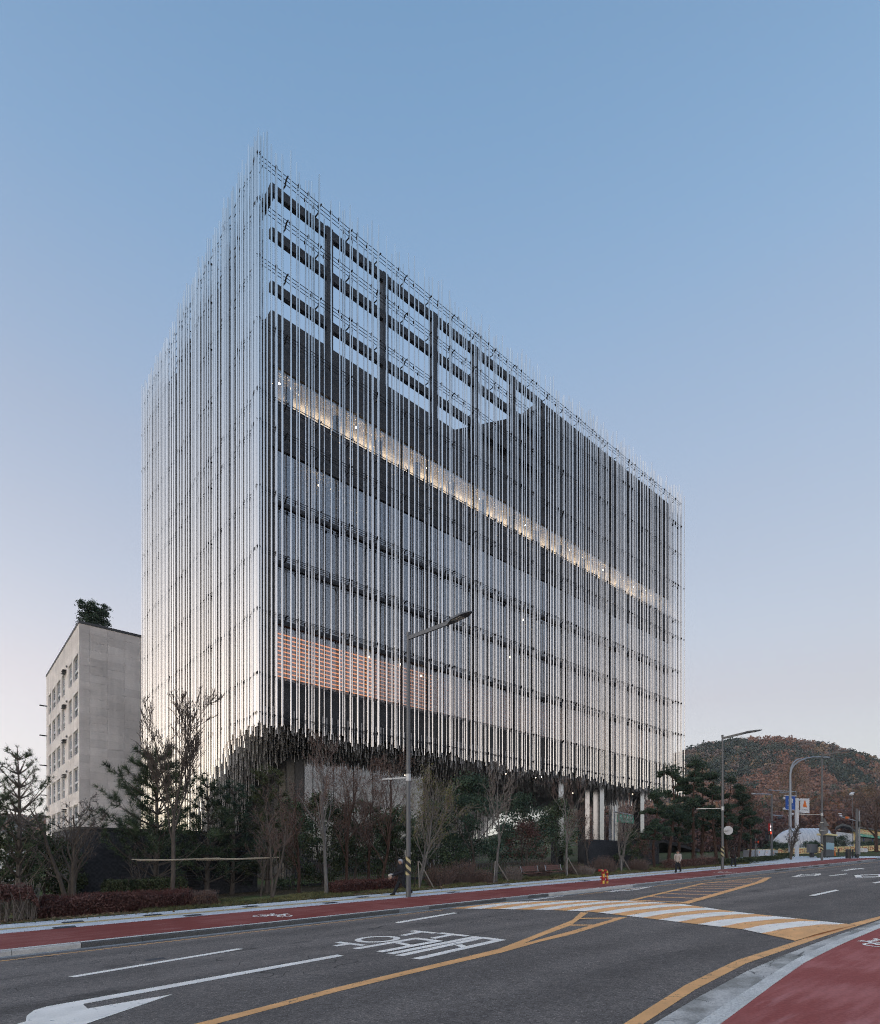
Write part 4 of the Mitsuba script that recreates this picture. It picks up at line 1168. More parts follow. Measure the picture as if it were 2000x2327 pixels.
for k, (px, m, tp, w_, lb) in enumerate(((668, 31.2, 1815, 3.8, 'dark evergreen behind the birch, left one'), (735, 31.6, 1800, 4.2, 'dark evergreen directly behind the birch'), (805, 31.4, 1812, 4.0, 'dark evergreen behind the twiggy trees, left of the nearest street lamp'), (862, 31.8, 1822, 3.8, 'dark evergreen behind the twiggy trees, close to the nearest street lamp'))):
    bushy_tree(px, m, tp, w_, lb, 140 + k, (A_NEEDLE, A_LEAF_GREEN)[k % 2], n=4600, size=.08, clumps=50, skirt=.06)

# hedges and shrubs along the lawn
hedge('hedge', 'red-topped hedge with bare pale stems at the far left', 'hedge', -40, 86, 24.25, 1.2, 1.25, 1, A_LEAF_RED, 8000, .042, A_TWIG_PALE, 160, top_only=.62)
hedge('hedge', 'long low dark red hedge beside the lawn on the left', 'hedge', 84, 440, 24.6, 1.3, .72, 2, A_LEAF_RED, 17000, .04, A_TWIG_RED, 1500, rough=.3)
hedge('hedge', 'clipped green hedge in front of the slate pavilion', 'hedge', 226, 425, 27.0, 1.2, 1.15, 3, A_LEAF_GREEN, 15000, .045, A_TWIG, 200, rough=.12)
hedge('hedge', 'thin brown end of the low red hedge by the V-shaped tree', 'hedge', 425, 492, 24.3, 1.0, .6, 4, A_LEAF_RUST, 1800, .035, A_TWIG_BROWN, 500, rough=.4)
hedge('hedge', 'low rusty red hedge between the birch and the nearest street lamp', 'hedge', 752, 905, 24.9, 1.1, .62, 5, A_LEAF_RED, 6500, .04, A_TWIG_RED, 1100, rough=.35)
hedge('hedge', 'low red hedge behind the walker in the pale coat', 'hedge', 1512, 1622, 24.5, 1.2, .75, 6, A_LEAF_RED, 5500, .05, A_TWIG_BROWN, 500)
hedge('hedge', 'dark green clipped hedge right of the second street lamp', 'hedge', 1630, 1725, 24.4, 1.2, .55, 7, A_LEAF_GREEN, 6500, .055, rough=.12)
hedge('hedge', 'rounded dark green hedge in front of the utility cabinets', 'hedge', 1722, 1770, 24.9, 1.2, .5, 8, A_LEAF_GREEN, 4500, .06, rough=.15)
hedge('hedge', 'small dark green hedge beside the plaza', 'hedge', 1768, 1796, 26.4, 1.2, .7, 9, A_LEAF_GREEN, 2600, .06, rough=.15)
for k, (px, m, w, h, lb, tw) in enumerate(((1000, 25.0, 2.4, 1.25, 'dry brown shrub right of the staked half-leafed tree', A_TWIG_BROWN), (1052, 25.3, 2.8, 1.5, 'tall dry reddish shrub in the middle of the garden edge', A_TWIG_BROWN), (1098, 24.6, 1.9, .8, 'low dry shrub just left of the staked vase-shaped tree', A_TWIG_BROWN),
                                           (1165, 24.6, 1.9, .95, 'straw-coloured dry shrub left of the first bench', A_TWIG_PALE), (1225, 25.8, 2.6, 1.25, 'dry brown shrub behind the first bench', A_TWIG_BROWN), (1328, 24.3, 2.0, .7, 'low straw-coloured shrub left of the hydrant', A_TWIG_PALE),
                                           (1372, 25.4, 2.8, 1.35, 'dry brown shrub above the hydrant', A_TWIG_BROWN), (1450, 24.9, 2.6, 1.0, 'dry shrub right of the hydrant', A_TWIG_BROWN), (1310, 25.4, 2.4, .9, 'dry shrub right of the second bench', A_TWIG_BROWN), (1600, 25.6, 2.2, 1.1, 'dry grassy shrub behind the low red hedge', A_TWIG_PALE))):
    twig_shrub(px, m, w, h, lb, 80 + k, tw, n=520, leaf=A_LEAF_RUST, nleaf=700, lsize=.03)

# cane rail tied across the trunks, and tree stakes
s_a, s_b = at(298, 25.1), at(632, 25.1)
zr = float(zpx(1953, s_a, 25.1)); zr2 = float(zpx(1948, s_b, 25.1))
for k, (q0, q1, dz, dm) in enumerate(((0, .56, 0, 0), (.03, .46, -.05, .05), (.40, 1.0, -.06, .03), (.45, .99, .0, -.04))):
    a = np.array([s_a + (s_b - s_a) * q0, 25.0 + dm, zr + (zr2 - zr) * q0 + dz]); b = np.array([s_a + (s_b - s_a) * q1, 25.0 + dm, zr + (zr2 - zr) * q1 + dz * .3])
    solo('cane_pole', pipe(np.linspace(a, b, 5) + [[0, 0, 0], [0, 0, -.02], [0, 0, -.03], [0, 0, -.02], [0, 0, 0]], .022, 6), A_CANE, ('upper left', 'lower left', 'lower right', 'upper right')[k] + ' cane of the horizontal rail tied across the trunks on the left', 'cane', smooth=40)
for px, m, lb in ((951, 24.4, 'the half-leafed tree'), (1126, 24.5, 'the pale vase-shaped tree left of the benches'), (1289, 24.6, 'the vase-shaped tree right of the benches'), (1411, 24.8, 'the many-stemmed tree above the hydrant')):
    s = at(px, m); z = float(gz(s, m))
    for k, a in enumerate((-2.5, -.55, 1.2)):
        e = (s + .85 * math.cos(a), m + .85 * math.sin(a)) if not (px == 951 and k == 0) else (s - .05, m - .15)
        solo('tree_stake', rods([(e[0], e[1], float(gz(*e)) - .05)], [(s + .05 * math.cos(a), m + .05 * math.sin(a), z + (1.45 if px == 951 else 1.25))], .03, 6), A_STAKE if k < 2 else A_BARK,
             ('left', 'right', 'rear')[k] + ' wooden stake propping ' + lb, 'tree stake', smooth=40)

# dark bar fence under the belly behind the trees
fence = thing('bar_fence', 'dark fence of thin upright bars behind the trees under the tower', 'fence')
fs0, fs1 = at(640, 33.2), at(1205, 33.2)
bars = np.arange(fs0, fs1, .17)
part(fence, 'bars', rods(np.column_stack([bars, 0 * bars + 33.2, gz(bars, 33.2) - .05]), np.column_stack([bars, 0 * bars + 33.2, gz(bars, 33.2) + 2.5]), .022, 5), A_POLE, stuff=True)
for h in (.12, 2.45, 1.5):
    part(fence, 'rail', rods([(fs0, 33.24, float(gz(fs0, 33.2)) + h)], [(fs1, 33.24, float(gz(fs1, 33.2)) + h)], .025, 6), A_RAIL)
part(fence, 'plinth', slab((fs0, 33.1, float(gz(fs0, 33.2)) - .3), (fs1 - fs0, 0, .036 * (fs1 - fs0)), (0, .3, 0), (0, 0, .42)), A_DARK)

# ================================================================== street lamps
def street_lamp(px, base_py, top_py, m, label, arm, side, head=1.35, r=.115, side_py=None, band=True, sag=.05):
    s = at(px, m); z = float(gz(s, m)); zt = float(zpx(top_py, s, m))
    key = thing('street_lamp', label, 'street lamp', None)
    part(key, 'pole', rods([(s, m, z - .05)], [(s, m, zt)], r, 14, R1=r * .62), A_POLE, smooth=40)
    part(key, 'pole_cap', rods([(s, m, zt - .12)], [(s, m, zt + .06)], r * .8, 12), A_POLE, smooth=40)
    rise = sag
    part(key, 'arm', slab((s - .035, m - .07, zt - .32), (.07, 0, 0), (0, -arm + .07, rise + .1), (0, .0, .16)) if False else merge([rbar((s, m - .06, zt - .2), (s, m - arm, zt - .12 + rise), .075, .17), rbar((s, m - arm + .02, zt - .12 + rise), (s, m - arm - .1, zt - .11 + rise), .06, .12)]), A_POLE)
    hd = m3.Manifold.hull_points(np.array([(s + a, m - arm - b, zt - .12 + rise + c) for a, b, c in ((-.05, -.1, .03), (.05, -.1, .03), (-.05, -.1, -.07), (.05, -.1, -.07), (-.17, .25, .09), (.17, .25, .09), (-.19, .3, -.02), (.19, .3, -.02), (-.19, head * .7, .07), (.19, head * .7, .07), (-.2, head * .75, -.01), (.2, head * .75, -.01), (-.06, head, .05), (.06, head, .05), (-.06, head, .015), (.06, head, .015))]))
    hk = part(key, 'lamp_head', hd, A_POLE, smooth=30)
    for k in range(3):
        part(hk, 'lens', box(s - .13, s + .13, m - arm - .42 - k * .2, m - arm - .27 - k * .2, zt - .12 + rise - .045, zt - .12 + rise - .018), A_LENS)
    if side_py:
        zs = float(zpx(side_py, s, m))
        part(key, 'side_arm', merge([rbar((s, m + .08, zs - .03), (s, m + side, zs + .05), .05, .07), rods([(s, m, zs - .2)], [(s, m, zs + .12)], r * 1.05, 12)]), A_STEEL)
        sh = m3.Manifold.hull_points(np.array([(s + a, m + side + b, zs + c) for a, b, c in ((-.05, -.05, .08), (.05, -.05, .08), (-.05, -.05, .0), (.05, -.05, .0), (-.13, .2, .1), (.13, .2, .1), (-.13, .2, .02), (.13, .2, .02), (-.12, .68, .1), (.12, .68, .1), (-.12, .68, .05), (.12, .68, .05))]))
        part(key, 'side_lamp_head', sh, A_STEEL, smooth=30)
    if band:
        z0 = z + (1.0 if band is True else band)
        part(key, 'warning_band', rods([(s, m, z0)], [(s, m, z0 + .85)], r * .99 + .012, 16, R1=r * .955 + .012, caps=False), A_BAND, smooth=40, label='band of black and yellow slanting stripes')
    return key, s, m, z, zt


L1 = street_lamp(928, 2038, 1440, 21.3, 'nearest grey street lamp, standing on the cycle path in front of the tower', 2.8, 1.25, side_py=1765, sag=-.25)
part(L1[0], 'access_door', box(L1[1] - .05, L1[1] + .05, L1[2] - .125, L1[2] - .105, L1[3] + .35, L1[3] + .75), A_POLE)
L2 = street_lamp(1642, 1977, 1672, 21.0, 'second street lamp, in front of the tall pines, with a round sign', 1.65, 1.4, side_py=1836)
L3 = street_lamp(1868, 1956, 1712, 21.0, 'third and farthest of the big street lamps, with a triangular and a round sign', 1.7, 1.6, side_py=1850)


def disc_sign(lamp, py, rad, kind='disc', back='mat_steel'):
    key, s, m, z, zt = lamp
    zc = float(zpx(py, s, m))
    if kind == 'disc':
        q = part(key, 'round_sign', rods([(s + .14, m - .12, zc)], [(s + .165, m - .10, zc)], rad, 24), back, label='grey back of a round sign')
    else:
        h = m3.Manifold.hull_points(np.array([(s + .14 + d, m - .12 + a, zc + b) for d in (0, .02) for a, b in ((-rad, -rad * .75), (rad, -rad * .75), (0, rad))]))
        q = part(key, 'triangular_sign', h, back, label='grey back of a triangular sign')
    part(q, 'clamp', merge([box(s - .13, s + .14, m - .15, m + .12, zc - .06, zc + .05), box(s + .165, s + .19, m - rad * .6, m + rad * .35, zc - .02, zc + .02)]), A_STEEL)


disc_sign((L2[0], L2[1], L2[2] - .28, L2[3], L2[4]), 1887, .36)
disc_sign((L3[0], L3[1], L3[2], L3[3], L3[4]), 1887, .48, back=A_SIGNBACK)
disc_sign((L3[0], L3[1], L3[2], L3[3], L3[4]), 1869, .55, 'tri', back=A_SIGNBACK)

# ================================================================== benches
def bench(px, m, label):
    s = at(px, m); key = thing('bench', label, 'bench', None)
    L = 1.62
    z = lambda x: float(gz(s + x, m))
    for k, (y, h, t) in enumerate(((-.22, .43, .11), (-.09, .43, .11), (.04, .43, .11))):
        part(key, 'seat_slat', slab((s - L / 2, m + y, z(-L / 2) + h), (L, 0, .036 * L), (0, t, 0), (0, 0, .035)), A_BENCH)
    for k, h in enumerate((.56, .67, .78)):
        part(key, 'back_slat', slab((s - L / 2, m + .18 + .045 * k, z(-L / 2) + h), (L, 0, .036 * L), (0, .022, .10), (0, -.034, 0)) if False else slab((s - L / 2, m + .16 + .045 * k, z(-L / 2) + h), (L, 0, .036 * L), (0, .035, 0), (0, .03, .095)), A_BENCH)
    for x in (-.62, .62):
        zz = z(x)
        part(key, 'leg', merge([rbar((s + x, m - .2, zz - .03), (s + x, m - .2, zz + .43), .06, .06), rbar((s + x, m + .14, zz - .03), (s + x, m + .14, zz + .43), .06, .06), rbar((s + x, m - .23, zz + .405), (s + x, m + .17, zz + .405), .05, .045), rbar((s + x, m + .14, zz + .43), (s + x, m + .30, zz + .90), .05, .04)]), A_BLACK)
    for x in (-L / 2 + .02, L / 2 - .02):
        zz = z(x)
        part(key, 'end_strap', rbar((s + x, m + .125, zz + .52), (s + x, m + .23, zz + .90), .03, .03), A_STEEL)


bench(1208, 24.0, 'left one of the two brown wooden benches on the lawn')
bench(1262, 24.0, 'right one of the two brown wooden benches on the lawn')

# ================================================================== hydrant with its striped guard
hs, hm = at(1371, 19.6), 19.6
hz = float(gz(hs, hm))
hyd = thing('fire_hydrant', 'red fire hydrant inside the red and yellow guard at the kerb', 'hydrant')
part(hyd, 'barrel', rods([(hs, hm, hz - .02), (hs, hm, hz + .6)], [(hs, hm, hz + .6), (hs, hm, hz + .74)], [.10, .125], 12, R1=[.10, .05]), A_REDPAINT, smooth=40)
part(hyd, 'base_flange', rods([(hs, hm, hz - .01)], [(hs, hm, hz + .05)], .17, 12), A_REDPAINT)
part(hyd, 'nozzle', rods([(hs - .16, hm - .12, hz + .45)], [(hs + .16, hm + .12, hz + .45)], .055, 10), A_REDPAINT, smooth=40)
for k, (lbl, sx) in enumerate((('left', -.23), ('right', .25))):
    g = thing('hydrant_guard', f'{lbl} bent tube guard striped in red and yellow beside the fire hydrant', 'guard rail')
    x0, o = hs + sx, (-.34 if k == 0 else -.24)
    path = [(x0 + (0 if k else .12), hm - .1, hz - .02), (x0 + (0 if k else .12), hm - .1, hz + .62), (x0 + (-.03 if k else .09), hm - .1, hz + .72), (x0 + (-.12 if k else 0), hm - .1, hz + .76), (x0 + o, hm - .1, hz + (.77))]
    path = np.array(path)
    d = np.r_[0, np.cumsum(np.linalg.norm(np.diff(path, axis=0), axis=1))]
    q = np.linspace(0, d[-1], 13)
    pts = np.column_stack([np.interp(q, d, path[:, c]) for c in range(3)])
    for i in range(6):
        part(g, 'tube', pipe(pts[2 * i:2 * i + 3], .062, 10), A_YELLOW if i % 2 == 0 else A_REDPAINT, smooth=50)
    part(g, 'cross_tube', pipe([(pts[3][0], hm - .1, hz + .34), (pts[3][0] + o * .9, hm - .1, hz + .34)], .05, 8), A_REDPAINT, smooth=50)

# ================================================================== people
def capsule_chain(j, bones, sub=10):
    out = []
    for a, b, ra, rb in bones:
        p, q = np.array(j[a], float), np.array(j[b], float)
        sp = lambda c, r: m3.Manifold.sphere(r, 12).translate(tuple(c))
        out.append(m3.Manifold.batch_hull([sp(p, ra), sp(q, rb)]))
    return m3.Manifold.batch_boolean(out, m3.OpType.Add)


def smooth_mesh(man, edge, it=6):
    q = man.refine_to_length(edge).to_mesh()
    t = trimesh.Trimesh(q.vert_properties[:, :3], q.tri_verts, process=True)
    trimesh.smoothing.filter_taubin(t, iterations=it)
    return t


def person(s, m, yaw, H, label, coat, stride=.3, coat_len=.45, trouser=None, cap=None, arm=(.25, -.25), bow=0.0, hood=False):
    """A walking figure; yaw is the heading in (s, m)."""
    z = float(gz(s, m)) + .006
    key = thing('person', label, 'person')
    f = np.array([math.cos(yaw), math.sin(yaw), 0]); r = np.array([math.sin(yaw), -math.cos(yaw), 0]); u = np.array([0, 0, 1.0])
    P = lambda a, b, c: np.array([s, m, z]) + H * (a * f + b * r + c * u)
    j = {'hip': P(0, 0, .52), 'waist': P(.005 + bow * .3, 0, .62), 'chest': P(.01 + bow, 0, .735), 'neck': P(.015 + bow * 1.3, 0, .835), 'chin': P(.03 + bow * 1.5, 0, .88), 'head': P(.03 + bow * 1.6, 0, .925)}
    for e, q in (('L', -1), ('R', 1)):
        ph = q * stride
        j['h' + e] = P(0, .05 * q, .51); j['k' + e] = P(.11 * ph + .035, .05 * q, .285); j['a' + e] = P(.42 * ph - (.05 if ph < 0 else 0), .048 * q, .045 + (.05 if ph < 0 else 0)); j['t' + e] = j['a' + e] + H * (.10 * f + (-.028 - (.03 if ph < 0 else 0)) * u)
        j['he'+e] = j['a'+e] + H * (-.025 * f - .025 * u)
        sw = arm[0] if e == 'L' else arm[1]
        j['s' + e] = P(.01 + bow, .105 * q, .80); j['e' + e] = P(.01 + bow + .12 * sw, .135 * q, .635); j['w' + e] = P(.05 + bow + .45 * sw, .125 * q, .50 + .05 * abs(sw)); j['p' + e] = j['w' + e] + H * (.03 * f * (1 + sw) - .045 * u)
    body = [('hip', 'waist', .075, .065), ('waist', 'chest', .065, .085), ('chest', 'neck', .075, .035), ('neck', 'chin', .032, .035), ('chin', 'head', .043, .058)]
    for e in 'LR':
        body += [('chest', 's' + e, .06, .04), ('s' + e, 'e' + e, .034, .026), ('e' + e, 'w' + e, .026, .017), ('w' + e, 'p' + e, .02, .022), ('hip', 'h' + e, .07, .06), ('h' + e, 'k' + e, .055, .037), ('k' + e, 'a' + e, .036, .022), ('a' + e, 't' + e, .024, .016)]
        q = 1 if e == 'R' else -1
        for i in range(4):
            b0 = j['p' + e] + H * ((.012 - .008 * i) * f); j[f'f{i}{e}'] = b0 - H * (.03 - .003 * abs(i - 1.3)) * u; j[f'g{i}{e}'] = b0
            j[f'm{i}{e}'] = j[f'f{i}{e}'] - H * .016 * u - q * H * .008 * r
            body += [(f'g{i}{e}', f'f{i}{e}', .0062, .0056), (f'f{i}{e}', f'm{i}{e}', .0056, .0046)]
        j['th' + e] = j['p' + e] + H * (.022 * f - .012 * u); j['tj' + e] = j['th' + e] + H * (.008 * f - .022 * u)
        body += [('p' + e, 'th' + e, .009, .007), ('th' + e, 'tj' + e, .007, .0055)]
    j['nose'] = j['head'] + H * (.055 * f - .012 * u); j['brow'] = j['head'] + H * (.045 * f + .012 * u)
    body += [('head', 'nose', .03, .008), ('head', 'brow', .04, .016)]
    for q in (-1, 1):
        j[f'ear{q}'] = j['head'] + H * (.056 * q * r - .01 * u); j[f'earb{q}'] = j[f'ear{q}'] - H * .018 * u
        body.append((f'ear{q}', f'earb{q}', .012, .009))
    sc = lambda bl, add=0: [(a, b, H * ra + add, H * rb + add) for a, b, ra, rb in bl]
    part(key, 'body', smooth_mesh(capsule_chain(j, sc(body)), .02, 3), A_SKIN, smooth=True)
    jac = [('waist', 'chest', .082, .10), ('chest', 'neck', .09, .045)]
    j['hem'] = P(.0, 0, .52 - (coat_len - .45)); j['hemb'] = P(-.035, 0, .52 - (coat_len - .45))
    jac += [('waist', 'hem', .085, .092), ('waist', 'hemb', .08, .085)]
    for e in 'LR':
        jac += [('chest', 's' + e, .08, .052), ('s' + e, 'e' + e, .05, .042), ('e' + e, 'w' + e, .042, .032)]
    if hood:
        j['hood'] = P(-.045 + bow * 1.2, 0, .845); jac.append(('neck', 'hood', .055, .045))
    part(key, 'jacket', smooth_mesh(capsule_chain(j, sc(jac)), .035, 5), coat, smooth=True)
    tr = []
    for e in 'LR':
        tr += [('hip', 'h' + e, .08, .07), ('h' + e, 'k' + e, .064, .05), ('k' + e, 'a' + e, .05, .04)]
    part(key, 'trousers', smooth_mesh(capsule_chain(j, sc(tr)), .035, 4), trouser or A_TROUSER, smooth=True)
    for e in 'LR':
        part(key, 'shoe', smooth_mesh(capsule_chain(j, sc([('a' + e, 't' + e, .032, .022), ('he' + e, 't' + e, .024, .02)])), .02, 2), A_SHOE, smooth=True)
    j['c1'] = j['head'] + H * (-.012 * f + .016 * u); j['c2'] = j['head'] + H * (-.028 * f - .02 * u); j['c3'] = j['head'] + H * (.018 * f + .028 * u)
    part(key, 'cap' if cap else 'hair', smooth_mesh(capsule_chain(j, sc([('c1', 'c2', .062, .05), ('c1', 'c3', .06, .046)])), .02, 3), cap or A_HAIR, smooth=True)
    for q in (-1, 1):
        e_ = j['head'] + H * (.05 * f + .021 * q * r + .0 * u)
        part(key, 'eye', ball(e_, H * .006, 1), A_HAIR)
    part(key, 'mouth', ball(j['head'] + H * (.051 * f - .036 * u), H * .008, 1, (1, 1.0, .35)), A_REDPAINT)
    return key, j


p1, j1 = person(at(913, 22.2), 22.2, math.pi - .1, 1.70, 'person in a dark coat and pale cap walking left behind the nearest street lamp', A_COATDARK, .55, .55, cap=A_GREYHAIR, arm=(.7, .5), bow=.01)
w = (j1['wL'] + j1['wR']) / 2
part(p1, 'scarf', ball((w[0], w[1], w[2] + .02), .16, 2, (1.1, .8, .6)), A_COATPALE, smooth=True, label='pale bundle carried in front')
p2, _ = person(at(1541, 21.4), 21.4, math.pi + .15, 1.66, 'person in pale padded jacket and dark trousers walking left of the second lamp', A_COATPALE, .35, .45, arm=(.2, -.2), hood=True)
p3, _ = person(at(1667, 22.0), 22.0, .2, 1.72, 'person in dark brown clothes walking away just right of the second street lamp', A_COATBROWN, .5, .45, arm=(-.3, .3))

# ================================================================== entrance wall and ramp below the tall pines
em = 31.5
e0, e1, e2 = at(1338, em), at(1498, em), at(1578, em)
ent = thing('entrance_wall', 'dark entrance canopy with a slanting roof and railing behind the tall pines', 'wall')
zt0, zt1 = float(zpx(1908, e1, em)), float(zpx(1930, e2, em))
part(ent, 'wall', box(e0, e1, em, em + .5, float(gz(e0, em)) - .6, float(zpx(1907, e0, em))), A_SLATE)
part(ent, 'canopy', slab((e1 + .01, em - .6, zt0 - .35), (e2 - e1, 0, zt1 - zt0), (0, 6, 0), (0, 0, .34)), A_SLATE)
part(ent, 'back_wall', box(e1 + .02, e2, em + 4.6, em + 5, float(gz(e0, em)) - .6, zt1 - .36), A_BLACK)
part(ent, 'canopy_post', box(e2 - .35, e2 - .05, em - .3, em, float(gz(e2, em)) - .4, zt1 - .34), A_BLACK)
rail_pts = [(e1 + .05, em - .4, zt0), (e2 - .05, em - .4, zt1)]
for h in (.55, 1.1):
    part(ent, 'railing', rods([np.array(rail_pts[0]) + [0, 0, h]], [np.array(rail_pts[1]) + [0, 0, h]], .03, 6), A_RAIL)
for t in np.linspace(0, 1, 13):
    a = np.array(rail_pts[0]) * (1 - t) + np.array(rail_pts[1]) * t
    part(ent, 'railing_post', rods([a - [0, 0, .02]], [a + [0, 0, 1.13]], .028, 5), A_RAIL)

# green road direction sign seen below the tower
gm_ = 35.0
sx = at(1393, gm_); gd = thing('direction_sign', 'green road direction sign with white lettering on a grey post, seen under the tower', 'road sign')
zp = lambda py: float(zpx(py, sx, gm_))
part(gd, 'post', rods([(sx, gm_, float(gz(sx, gm_)) - .1)], [(sx, gm_, zp(1833))], .16, 10), A_STEEL, smooth=40)
xa, xb = at(1400, gm_), at(1438, gm_)
part(gd, 'arm', rods([(sx, gm_, zp(1844))], [(xb, gm_, zp(1846) - .1)], .08, 8), A_STEEL, smooth=40)
pan = part(gd, 'panel', box(xa, xb, gm_ - .14, gm_ - .10, zp(1868), zp(1849)), A_GREEN)
rs = random.Random(3)


def glyphs(parent, x0, x1, y, z0, z1, nx, nz, material, dirn=1, th=.012):
    """Rows of small block letters made of strokes, on a face that looks towards the road."""
    cw, ch = (x1 - x0) / nx, (z1 - z0) / nz
    for a in range(nz):
        for b in range(nx):
            o, q = x0 + cw * (b + .12), z0 + ch * (a + .15)
            w_, h_ = cw * .76, ch * .7
            t_ = min(w_, h_) * .2
            st = rs.sample([(0, 1, 0, t_ / h_), (0, 1, 1 - t_ / h_, 1), (0, t_ / w_, 0, 1), (.5, .5 + t_ / w_, 0, 1), (1 - t_ / w_, 1, .1, 1), (0, .6, .5, .5 + t_ / h_), (.5, 1, .35, .35 + t_ / h_)], 4)
            part(parent, 'letter', merge([box(o + w_ * p, o + w_ * p2, y - th * (1 + .1 * i), y - .001, q + h_ * r_, q + h_ * r2) for i, (p, p2, r_, r2) in enumerate(st)]), material)


glyphs(pan, xa + .12, xb - .1, gm_ - .14, zp(1867), zp(1850), 4, 2, A_PALE)

# ================================================================== the far corner on the right
def pole(name, px, m, py0, r, material, label, cat, r1=None):
    s = at(px, m); z = float(gz(s, m))
    key = thing(name, label, cat)
    part(key, 'pole', rods([(s, m, z - .1)], [(s, m, float(zpx(py0, s, m)))], r, 10, R1=r1 or r * .7), material, smooth=40)
    return key, s, m, z, lambda py: float(zpx(py, s, m))


# double curved lamp column
k, s, m, z, zp = pole('curved_lamp', 1796, 27.0, 1760, .22, A_POLE_PALE, 'pale lamp column that curves over to the right in a double arc', 'street lamp', .13)
side = np.array([DS[1] * 0 + .9, -.9])            # towards the right of the picture
e = np.array([DS[0], DM[0]]); e = e / np.linalg.norm(e)


def arc_pipe(pts, r):
    """Points as (metres to the right, height pixel row)."""
    return pipe(np.array([(s + e[0] * a, m + e[1] * a, zp(b)) for a, b in pts]), r, 8)


part(k, 'arm', arc_pipe([(0, 1761), (.15, 1748), (.5, 1738), (1.1, 1730), (1.9, 1723.5), (2.8, 1720.5), (3.9, 1720), (4.4, 1721)], np.linspace(.13, .07, 8)), A_POLE_PALE, smooth=50)
part(k, 'arm', arc_pipe([(0, 1761), (.1, 1745), (.35, 1734), (.75, 1727), (1.2, 1724.5), (1.7, 1726), (2.0, 1728)], np.linspace(.11, .06, 7)), A_POLE_PALE, smooth=50)
part(k, 'lamp_head', pipe(np.array([(s + e[0] * a, m + e[1] * a, zp(1721)) for a in (4.2, 4.6, 5.0)]), [.08, .12, .05], 8), A_POLE_PALE, smooth=50)
# white mast with two banners
k, s, m, z, zp = pole('banner_mast', 1811, 29.0, 1814, .27, A_PALE, 'white mast carrying a blue and a white banner and small cameras', 'mast', .25)
R3 = lambda a, py, d=0.0: (s + e[0] * a - DS[1] * 0 + d * .0, m + e[1] * a - d, zp(py))


def banner(parent, a0, a1, p0, p1, material, tilt, label):
    v = np.array([R3(a0, p0), R3(a1, p0 + tilt), R3(a1, p1 + tilt), R3(a0, p1)])
    nrm = np.cross(v[1] - v[0], v[3] - v[0]); nrm /= np.linalg.norm(nrm)
    c = slab(v[3], v[2] - v[3], v[0] - v[3], nrm * .03)
    return part(parent, 'banner', c, material, label=label), v, nrm


b, v, nr = banner(k, -1.55, -.22, 1808, 1840, A_BLUE, 1.5, 'blue banner with a white emblem and writing')
ctr = (v[0] + v[1]) / 2 * .68 + (v[2] + v[3]) / 2 * .32
ux, uz = (v[1] - v[0]), (v[0] - v[3])
toc = -nr if (-nr) @ np.array([0, -1, 0]) > 0 else nr
face = lambda a, c: v[3] + ux * a + uz * c + toc * .05
part(b, 'emblem', merge([ball(face(.5, .7), .30, 2, (1, 1, .8)), ball(face(.62, .55), .16, 1)]), A_PALE, smooth=True)
for i in range(3):
    part(b, 'letter', merge([rbar(face(.18 + .25 * i, .12), face(.18 + .25 * i, .36), .06, .02), rbar(face(.18 + .25 * i, .3), face(.30 + .25 * i, .3), .02, .05), rbar(face(.30 + .25 * i, .14), face(.30 + .25 * i, .34), .05, .02)]), A_PALE)
b, v, nr = banner(k, .48, 1.72, 1814, 1846, A_PALE, 2, 'white banner with an orange cone and dark writing')
ux, uz = (v[1] - v[0]), (v[0] - v[3])
c_ = m3.Manifold.hull_points(np.array([face(.5, .88), face(.44, .88), face(.26, .42), face(.72, .40), face(.5, .88) + toc * .02, face(.26, .42) + toc * .02, face(.72, .40) + toc * .02]))
part(b, 'emblem', c_, A_ORANGEP)
for i in range(4):
    part(b, 'letter', merge([rbar(face(.2 + .17 * i, .10), face(.2 + .17 * i, .3), .05, .02), rbar(face(.2 + .17 * i, .22), face(.29 + .17 * i, .2), .02, .05), rbar(face(.29 + .17 * i, .08), face(.29 + .17 * i, .3), .04, .02)]), A_BLACK)
for a, py in ((-1.75, 1814), (-1.75, 1838), (.45, 1818), (.45, 1844), (-.6, 1850), (-1.0, 1854)):
    part(k, 'camera', ball(R3(a, py), .17, 1), A_PALE, smooth=True)
for p0 in (1808, 1840, 1815, 1847):
    part(k, 'bracket', rods([R3(0, p0 + 1)], [R3(-1.75 if p0 in (1808, 1840) else 1.75, p0)], .04, 5), A_PALE)
# traffic signal column with a lit board
k, s, m, z, zp = pole('signal_column', 1754, 28.5, 1805, .14, A_POLE, 'signal column with a red light, a lit vertical board and arms', 'traffic light')
part(k, 'arm', rods([R3(0, 1805)], [R3(-2.1, 1804)], .05, 6), A_STEEL)
part(k, 'lamp_head', box(R3(-2.3, 1804)[0] - .3, R3(-2.3, 1804)[0] + .3, R3(-2.3, 1804)[1] - .12, R3(-2.3, 1804)[1] + .12, zp(1805), zp(1804) + .1), A_STEEL)
part(k, 'arm', rods([R3(0, 1852)], [R3(1.35, 1854)], .05, 6), A_STEEL)
part(k, 'camera', merge([ball(R3(1.0, 1858), .28, 1, (1.3, 1, .6)), box(R3(.2, 1868)[0] - .3, R3(.2, 1868)[0] + .3, R3(.2, 1868)[1] - .15, R3(.2, 1868)[1] + .15, zp(1869), zp(1866.5))]), A_DARK)
bd = part(k, 'board', box(R3(-.25, 0)[0] - .22, R3(-.25, 0)[0] + .2, R3(-.25, 0)[1] - .1, R3(-.25, 0)[1] + .1, zp(1890), zp(1871)), A_REDPAINT)
